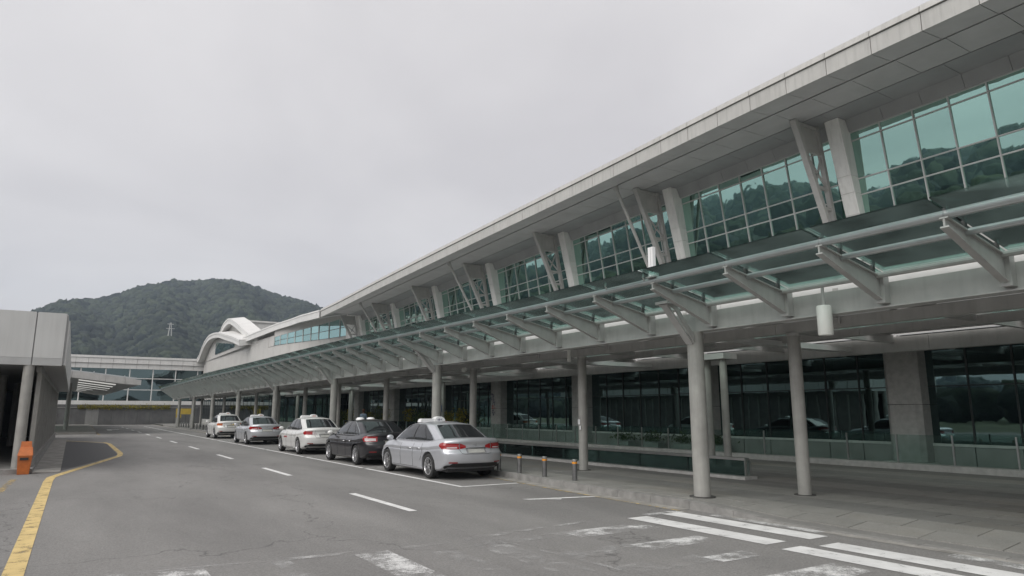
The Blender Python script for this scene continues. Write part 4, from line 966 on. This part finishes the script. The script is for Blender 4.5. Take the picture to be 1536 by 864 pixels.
    put('licence_plate', lambda: patch(Fb, [(a, 0) for a in lin(-.30, .30, 7)], lambda i: lin(.51, .65, 4), .012), 'plate_grey', None, 60, 'plate')
    put('chrome_strip', lambda: patch(Fb, [(a, 0) for a in lin(-.37, .37, 11)], lambda i: lin(.66, .70, 3), .014), 'chrome', None, 60, 'chr')
    put('emblem', lambda: MB().path([Fb(0, 0, .81) + Vector((.055 * math.cos(q), -.008, .03 * math.sin(q))) for q in lin(0, 6.1, 18)], .005, 5, True).bar(Fb(0, 0, .81) + Vector((-.025, -.008, -.022)), Fb(0, 0, .81) + Vector((-.012, -.008, .022)), .008, .008).bar(Fb(0, 0, .81) + Vector((.012, -.008, -.022)), Fb(0, 0, .81) + Vector((.025, -.008, .022)), .008, .008).bar(Fb(0, 0, .81) + Vector((-.018, -.008, 0)), Fb(0, 0, .81) + Vector((.018, -.008, 0)), .008, .008), 'chrome', None, 60, 'emb')
    put('lower_bumper', lambda: patch(Fb, [(1, .03), (1, .015)] + [(a, 0) for a in lin(1, -1, 25)] + [(-1, .015), (-1, .03)], lambda i: lin(.0, .15 if 3 < i < 25 else .08, 4), .006), 'black_plastic', None, 60, 'lowb')
    put('high_stop_lamp', lambda: MB().lathe([(0, 0), (.018, .0), (.014, .035), (0, .045)], 10, 'Z', (0, -.62, 1.465)), 'lens_red', None, 60, 'hsl')
    # roof sign: low white box and half-round dome
    if sign == 'near':
        rs = put('roof_sign', lambda: MB().prism([(-.46, .08, 1.47), (.02, .08, 1.47), (.02, .08, 1.575), (-.38, .08, 1.575), (-.43, .08, 1.555)], (0, .2, 0)), 'sign_white', None, 30, 'rsa')
        def dome(): 
            pts = [(-.02 + .0, .06, 1.47)] + [(.15 - .17 * math.cos(q), .06, 1.495 + .145 * math.sin(q)) for q in lin(0, math.pi, 15)] + [(.32, .06, 1.47)]
            return MB().prism(pts, (0, .22, 0))
        put('sign_dome', dome, 'sign_white', rs, 30, 'rsd')
        def txt():
            m = MB()
            for x0, z0, x1, z1 in ((.08, 1.565, .12, 1.565), (.08, 1.545, .12, 1.545), (.08, 1.525, .12, 1.525), (.083, 1.525, .083, 1.565), (.132, 1.52, .132, 1.575), (.142, 1.52, .142, 1.575), (.165, 1.53, .182, 1.57), (.182, 1.57, .2, 1.53), (.213, 1.52, .213, 1.575)):
                m.bar((x0, .0585, z0), (x1, .0585, z1 + (1e-4 if x0 == x1 and z0 == z1 else 0)), .008, .004, (0, 1, 0))
            return m
        put('sign_text', txt, 'sign_navy', rs, None, 'rst')
    elif sign == 'two':
        def lobe(cx_): return lambda: MB().lathe([(0, 0), (.15, .0), (.15, .03), (.13, .075), (.08, .1), (0, .105)], 20, 'Z', (cx_, .1, 1.47))
        rs = put('roof_sign', lobe(-.22), 'sign_white', None, 50, 'lob1'); put('sign_dome', lobe(.17), 'sign_white', rs, 50, 'lob2'); put('sign_bar', lambda: MB().box(-.3, .3, .05, .15, 1.465, 1.485), 'seam', rs, None, 'lobb')
    else:
        rs = put('roof_sign', lambda: MB().prism([(-.40, .06, 1.47), (.0, .06, 1.47), (.0, .06, 1.55), (-.06, .06, 1.575), (-.3, .06, 1.575), (-.37, .06, 1.55)], (0, .2, 0)), 'sign_white', None, 30, 'rsw')
        put('sign_dome', lambda: MB().prism([(-.01, .04, 1.47)] + [(.16 - .165 * math.cos(q), .04, 1.49 + .13 * math.sin(q)) for q in lin(0, math.pi, 13)] + [(.33, .04, 1.47)], (0, .22, 0)), 'sign_white', rs, 30, 'rswd')
        put('sign_text', lambda: MB().box(.09, .16, .037, .042, 1.53, 1.56).box(.18, .22, .037, .042, 1.52, 1.57), 'lens_orange', rs, None, 'rswt')
    if lettering:
        m = MB(); rl = random.Random(5); 
        for k in range(6):
            b = .655 - k * .018
            p0 = Fb(-1, b, .58) + Vector((-.004, 0, 0)); p1 = Fb(-1, b - .003, .66) + Vector((-.004, 0, 0)); p2 = Fb(-1, b - .010, .66) + Vector((-.004, 0, 0)); p3 = Fb(-1, b - .010, .585) + Vector((-.004, 0, 0))
            m.bar(p0, p1, .004, .016, (1, 0, 0))
            if k % 2: m.bar(p1, p2, .004, .014, (1, 0, 0)); m.bar(p2, p3, .004, .014, (1, 0, 0))
            else: m.bar(p0, p3, .004, .014, (1, 0, 0)); m.bar((p0 + p1) / 2, (p2 + p3) / 2, .004, .014, (1, 0, 0))
        put('door_lettering', m, lettering)
    if sticker:
        put('rear_sticker', lambda: patch(Fb, [(a, 0) for a in lin(.1, .38, 6)], lambda i: lin(.60, .80, 5), .01), 'sign_yellow', None, 60, 'stk')
        put('rear_sticker', lambda: patch(Fb, [(a, 0) for a in lin(-.1, .09, 6)], lambda i: lin(.68, .73, 3), .01), 'sign_yellow', None, 60, 'stk2')
        put('rear_sticker', lambda: patch(Fb, [(a, 0) for a in lin(-.62, -.52, 4)], lambda i: lin(.56, .68, 3), .01), 'plate_grey', None, 60, 'stk3')
    t_.scale = (1, 1, zscale)
    return t_
make_taxi('silver taxi sedan with half round roof sign, last in the line', 'paint_silver', 8.90, 18.12, 'split', 'near', True, None, .965)
make_taxi('black taxi sedan with two small white roof lamps and white mirrors', 'paint_black', 8.93, 23.75, 'block', 'two', True, None, .97)
make_taxi('white taxi sedan with red lettering on its front door', 'paint_white', 8.93, 30.7, 'plain', 'far', False, 'sign_red')
make_taxi('silver taxi sedan between the white taxis', 'paint_silver_pale', 8.95, 41.0, 'split', 'far', False)
make_taxi('white taxi with a yellow sticker on its boot, first in the line', 'paint_white', 9.0, 51.2, 'orange', 'far', False, None, 1.06, True)

# ------------------------------------------------------------------ hills and woods
EL = pchip([-120, -95, -72, -62, -52, -42, -33, -24, -15, -8, -4.7, -2.4, -.9, .9, 3, 4.5, 6, 8.4, 10.8, 13.4, 16, 20, 28, 40, 60], [.02, .025, .03, .035, .055, .045, .04, .05, .085, .098, .107, .121, .133, .143, .155, .163, .173, .176, .172, .16, .143, .12, .08, .05, .03])
def hill(r, az):
    D = 900.; base = 330.
    H_ = EL(az) * D - 4
    s = min(1, max(0, (r - base) / (D - base))); prof = (s * s * (3 - 2 * s)) * .55 + s * .45
    a = R(az); x, y = r * math.sin(a), r * math.cos(a)
    n = mnoise.noise(Vector((x * .006, y * .006, 1))) * 15 + mnoise.noise(Vector((x * .02, y * .02, 5))) * 5 + 9 * math.sin(az * 1.1 + r * .004)
    if r > D: prof = max(0, 1 - (r - D) / 500)
    return max(-3, H_ * prof + n * (4 * s * (1 - s)) * .8)
azs = np.arange(-120, 60.1, 1.); rs = list(np.arange(320, 901, 20)) + [960, 1050, 1200, 1400]
m = MB(); m.grid([[(r * math.sin(R(a)), r * math.cos(R(a)), hill(r, a)) for r in rs] for a in azs])
struct(m.build('hill', 'forest_floor', None, 180))
def clump_mesh(name, pts, label, seed):
    bm = bmesh.new(); bmesh.ops.create_icosphere(bm, subdivisions=2, radius=1); bv = np.array([v.co[:] for v in bm.verts]); bf = np.array([[v.index for v in f.verts] for f in bm.faces]); bm.free()
    rg = np.random.default_rng(seed); nv = len(bv); VV = []; FF = []
    for i, (x, y, z, r) in enumerate(pts):
        k = 1 + rg.normal(size=nv)[:, None] * .17
        s = np.array([r * rg.uniform(.8, 1.2), r * rg.uniform(.8, 1.2), r * rg.uniform(.8, 1.3)])
        VV.append(bv * k * s + np.array([x, y, z])); FF.append(bf + i * nv)
    V = np.concatenate(VV); F = np.concatenate(FF)
    me = bpy.data.meshes.new(name); me.vertices.add(len(V)); me.vertices.foreach_set('co', V.ravel())
    me.loops.add(F.size); me.loops.foreach_set('vertex_index', F.ravel().astype(np.int32)); me.polygons.add(len(F)); me.polygons.foreach_set('loop_start', np.arange(0, F.size, 3, dtype=np.int32)); me.polygons.foreach_set('loop_total', np.full(len(F), 3, dtype=np.int32))
    me.update(calc_edges=True); me.validate()
    me.materials.append(MATS['forest']); o = bpy.data.objects.new(name, me); col.objects.link(o); tag(o, label, 'woods'); o['kind'] = 'stuff'; return o
rg = np.random.default_rng(11); pts = []
for i in range(8000):
    r = math.sqrt(rg.uniform(400 ** 2, 915 ** 2)); az = rg.uniform(-5, 18.5); rad = rg.uniform(2.4, 5.4) if r < 880 else rg.uniform(2.5, 4.5)
    pts.append((r * math.sin(R(az)), r * math.cos(R(az)), hill(r, az) + rad * .35, rad))
clump_mesh('woodland', pts, 'dense dark green woods covering the hill behind the terminal', 4)
pts = []
for i in range(3600):
    r = math.sqrt(rg.uniform(340 ** 2, 910 ** 2)); az = rg.uniform(-115, -5); rad = rg.uniform(4, 7.5)
    pts.append((r * math.sin(R(az)), r * math.cos(R(az)), hill(r, az) + rad * .3, rad))
clump_mesh('woodland', pts, 'woods on the lower hills across the road from the terminal', 5)
pts = []
for i in range(260):
    y = rg.uniform(-60, 300); x = -70 - rg.uniform(0, 40) - .12 * y; rad = rg.uniform(2, 4)
    pts.append((x, y, rad * .8, rad))
clump_mesh('woodland', pts, 'belt of low trees across the road from the terminal', 6)
# mast on the hill
def hp(r, az): return Vector((r * math.sin(R(az)), r * math.cos(R(az)), hill(r, az)))
az = math.degrees(math.atan2(.11, 1.11)); b0 = hp(min(range(420, 880, 5), key=lambda r: abs((hill(r, az) - 1.7) / r - .088)), az)
ms = thing('pylon', 'thin pale transmission mast standing in the woods on the hill', 'mast', tuple(b0))
tp = b0 + Vector((0, 0, 15))
for sx, sy in ((-1, -1), (1, -1), (1, 1), (-1, 1)): MB().bar(b0 + Vector((sx * 1.6, sy * 1.6, -2)), tp + Vector((sx * .3, sy * .3, 0)), .3, .3).build('leg', 'steel_paint', ms)
for k, wd in ((11, 2.6), (14, 2.)): MB().bar(b0 + Vector((-wd, 0, k)), b0 + Vector((wd, 0, k)), .4, .4).build('cross_arm', 'steel_paint', ms)

# ------------------------------------------------------------------ hazy air
hz = MB().box(-1500, 1500, -400, 1700, -8, 260).build('haze', None)
hm = bpy.data.materials.new('haze_air'); hm.use_nodes = True; ht = hm.node_tree; ht.nodes.clear()
ho = ht.nodes.new('ShaderNodeOutputMaterial'); pv = ht.nodes.new('ShaderNodeVolumePrincipled')
pv.inputs['Color'].default_value = (.7, .84, 1, 1); pv.inputs['Density'].default_value = .00034; pv.inputs['Anisotropy'].default_value = .2
ht.links.new(pv.outputs[0], ho.inputs['Volume']); hz.data.materials.append(hm); hz['kind'] = 'stuff'; tag(hz, 'thin pale haze in the air', 'haze')

# ------------------------------------------------------------------ person by the far windows
def person(x, y):
    me = bpy.data.meshes.new('person')
    J = [(0, 0, .92), (0, 0, 1.12), (0, -.01, 1.36), (0, -.01, 1.5), (0, .0, 1.56), (0, .015, 1.72), (-.19, 0, 1.4), (-.25, .02, 1.13), (-.23, .12, .92), (-.225, .16, .83), (.19, 0, 1.4), (.25, -.02, 1.13), (.24, .08, .92), (.235, .11, .83), (-.1, 0, .86), (-.11, .05, .48), (-.11, 0, .08), (-.12, .13, .03), (.1, 0, .86), (.11, -.03, .48), (.12, -.1, .08), (.13, .03, .03)]
    Ed = [(0, 1), (1, 2), (2, 3), (3, 4), (4, 5), (2, 6), (6, 7), (7, 8), (8, 9), (2, 10), (10, 11), (11, 12), (12, 13), (0, 14), (14, 15), (15, 16), (16, 17), (0, 18), (18, 19), (19, 20), (20, 21)]
    rad = [.17, .15, .18, .07, .06, .1, .08, .055, .042, .035, .08, .055, .042, .035, .11, .075, .05, .045, .11, .075, .05, .045]
    me.from_pydata([(a, b, c) for a, b, c in J], Ed, []); o = bpy.data.objects.new('person', me); col.objects.link(o)
    md = o.modifiers.new('s', 'SKIN'); sv = me.skin_vertices[0].data
    for i, r_ in enumerate(rad): sv[i].radius = (r_, r_ * (.75 if i < 3 else 1)); sv[i].use_root = i == 0
    o.modifiers.new('u', 'SUBSURF').levels = 2
    dg = bpy.context.evaluated_depsgraph_get(); m2 = bpy.data.meshes.new_from_object(o.evaluated_get(dg)); bpy.data.objects.remove(o)
    for n_ in ('cloth_blue', 'cloth_dark', 'skin'): m2.materials.append(MATS[n_])
    for p_ in m2.polygons:
        c = p_.center; p_.material_index = 2 if c.z > 1.49 or (c.z < .9 and abs(c.x) > .2 and c.z > .6) else 0 if c.z > .55 else 1
    m2.shade_smooth()
    o = bpy.data.objects.new('person', m2); col.objects.link(o); o.location = (x, y, .14); o.rotation_euler.z = R(150)
    tag(o, 'person in a pale blue coat standing on the pavement near the shrubs', 'person')
    h = MB().lathe([(.0, 1.85), (.07, 1.835), (.115, 1.77), (.118, 1.7), (.1, 1.63), (.085, 1.6)], 16, 'Z', (0, -.01, 0)).mesh('hair', 60); h.materials.append(MATS['hair'])
    ho_ = bpy.data.objects.new('hair', h); col.objects.link(ho_); ho_.parent = o
person(19.2, 51.9)
